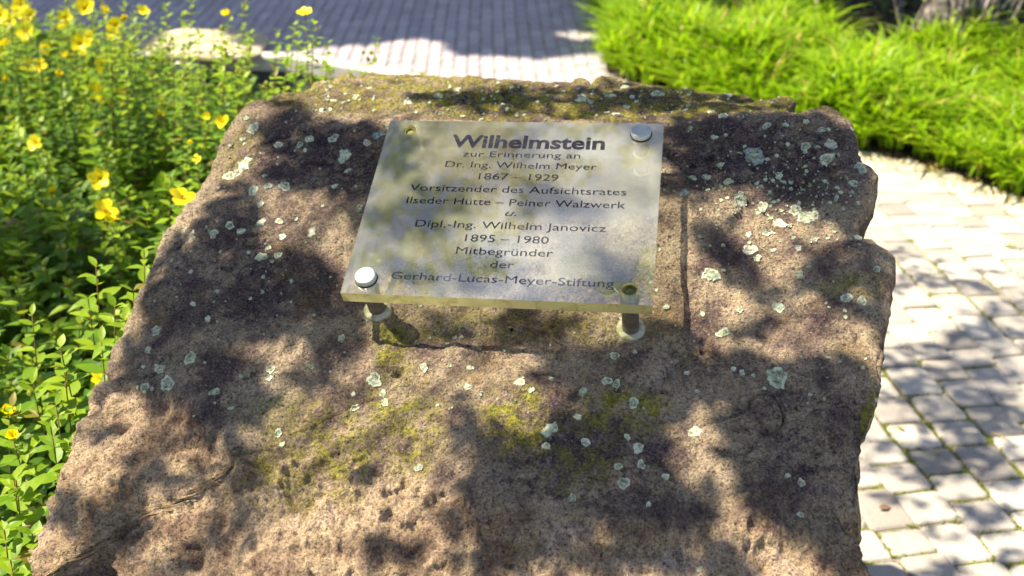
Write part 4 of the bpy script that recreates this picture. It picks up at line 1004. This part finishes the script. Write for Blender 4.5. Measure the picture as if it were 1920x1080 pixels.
BSH = [(60, 520, 100, 90, 0), (60, 640, 90, 40, 0), (200, 620, 80, 70, -30), (50, 930, 60, 90, 0), (240, 420, 120, 50, -20), (150, 350, 110, 26, -10), (60, 230, 60, 24, 0), (330, 130, 100, 16, 0), (150, 500, 160, 60, 0), (300, 420, 60, 60, -40), (40, 800, 40, 40, 0), (110, 960, 40, 70, 0), (230, 560, 70, 50, 0), (130, 560, 130, 70, 0), (220, 470, 90, 50, -20), (60, 470, 60, 40, 0), (330, 240, 90, 40, 0), (430, 170, 110, 26, 0), (300, 320, 60, 30, 0), (60, 660, 50, 30, 0), (90, 900, 50, 60, 0), (250, 640, 40, 60, 0), (40, 1040, 60, 30, 0), (420, 120, 120, 18, 0), (250, 150, 70, 20, 0), (560, 130, 80, 12, 0)]
def ell_pts(E, cov, leafpx):
    out = []
    for (u, v, rx, ry, ro) in E:
        n = max(3, int(cov*math.pi*rx*ry/leafpx)); c, s_ = math.cos(math.radians(ro)), math.sin(math.radians(ro))
        for _ in range(n):
            a = random.uniform(0, 6.283); r = math.sqrt(random.random())*1.0; x, y = r*rx*math.cos(a), r*ry*math.sin(a)
            out.append((u+x*c-y*s_, v+x*s_+y*c))
    return out
TS = []
for (u, v) in ell_pts(ST, 3.4, 420)+ell_pts(STL, 1.1, 420):
    h = hit_px(u, v)
    p = h[0] if h else unproj(u, v)
    TS.append((*p, 1.7, 2.6))
for (u, v) in ell_pts(PVG, 3.2, 200): TS.append((*at_z(u, v, 0), 2.6, 3.8))
for (u, v) in ell_pts(BSH, 3.6, 420):
    p = at_z(u, v, .5); TS.append((*p, 1.8, 3.2))
TS = np.array(TS); D_ = TS[:, 3]+(TS[:, 4]-TS[:, 3])*RNG.uniform(0, 1, len(TS))
Pl = toward_sun(TS[:, :3], D_)
# foliage seen mirrored in the plaque
RF = [(790, 255, 50, 26, 0), (760, 320, 40, 40, -20), (840, 300, 60, 18, 0), (930, 250, 60, 14, 0), (1120, 250, 50, 16, 0), (1190, 290, 30, 24, 0), (990, 330, 60, 20, 0), (1090, 320, 40, 20, 0), (720, 400, 30, 40, 0), (880, 390, 60, 30, -25),
      (960, 420, 50, 26, -25), (800, 450, 40, 20, 0), (700, 480, 40, 20, 0), (860, 470, 50, 14, -20), (1180, 545, 50, 20, 0), (1210, 500, 14, 40, 0), (920, 500, 60, 14, 0), (1060, 240, 40, 12, 0)]
RFP = []
for (u, v) in ell_pts(RF, 2.4, 200):
    d = ray(u, v); d = d/np.linalg.norm(d); t = ((pBL-CAM) @ PN)/(d @ PN); p0 = CAM+d*t; r_ = d-2*(d @ PN)*PN
    RFP.append(p0+r_*random.uniform(3.0, 4.2))
RFP = np.array(RFP)
Ms, Ts = rand_leaves(Pl, .034, .5)
Ms[:, :, 0] *= 1.15
Ms2, Ts2 = rand_leaves(RFP, .055, .7)
# rest of the crown, out to the trunk, where its shade falls outside the picture
ex = np.stack([RNG.uniform(-6.3, -2.6, 5200), RNG.uniform(-3.4, .3, 5200), RNG.uniform(3.6, 6.0, 5200)], 1)
sh = ex-SUN*(ex[:, 2]/SUN[2])[:, None]; u, v, z = pix(sh); okk = ~((z > .2) & (u > -150) & (u < 2050) & (v < 1200) & (v > -50))
ex = ex[okk]; ex = ex[fbm(ex, 1.2, 2) > -.1]
Ms3, Ts3 = rand_leaves(ex, .085, .6)
V, Fc = batch(np.concatenate([Ms, Ms2, Ms3]), np.concatenate([Ts, Ts2, Ts3]))
obj('crown', mesh('crown', V-o1, Fc, M['canopy_leaf']), tree1, kind='stuff')
# limbs and twigs reaching the leaf groups
fork = o1+np.array([.3, .35, 4.5])
allp = np.concatenate([Pl, RFP]); cents = allp[RNG.choice(len(allp), 34, replace=False)]
mains = [np.array([-2.6, .6, 3.7]), np.array([-2.4, -.2, 3.2]), np.array([-2.9, 1.9, 4.2]), np.array([-1.6, .0, 4.3])]
for m_ in mains:
    V, Q = limb([fork-o1, (fork*.5+m_*.5+[0, 0, .25])-o1, m_-o1], .06, .022, 8, .02, 12); obj('limb', mesh('limb', V, Q, M['bark'], True), tree1)
for c_ in cents:
    m_ = min(mains, key=lambda q_: np.linalg.norm(q_-c_)); e = c_
    V, Q = limb([m_-o1, (m_*.45+e*.55+[0, 0, .12])-o1, e-o1], .0085, .0022, 5, .012, 10); obj('twig', mesh('twig', V, Q, M['twig'], True), tree1)

SC.render.engine = 'CYCLES'
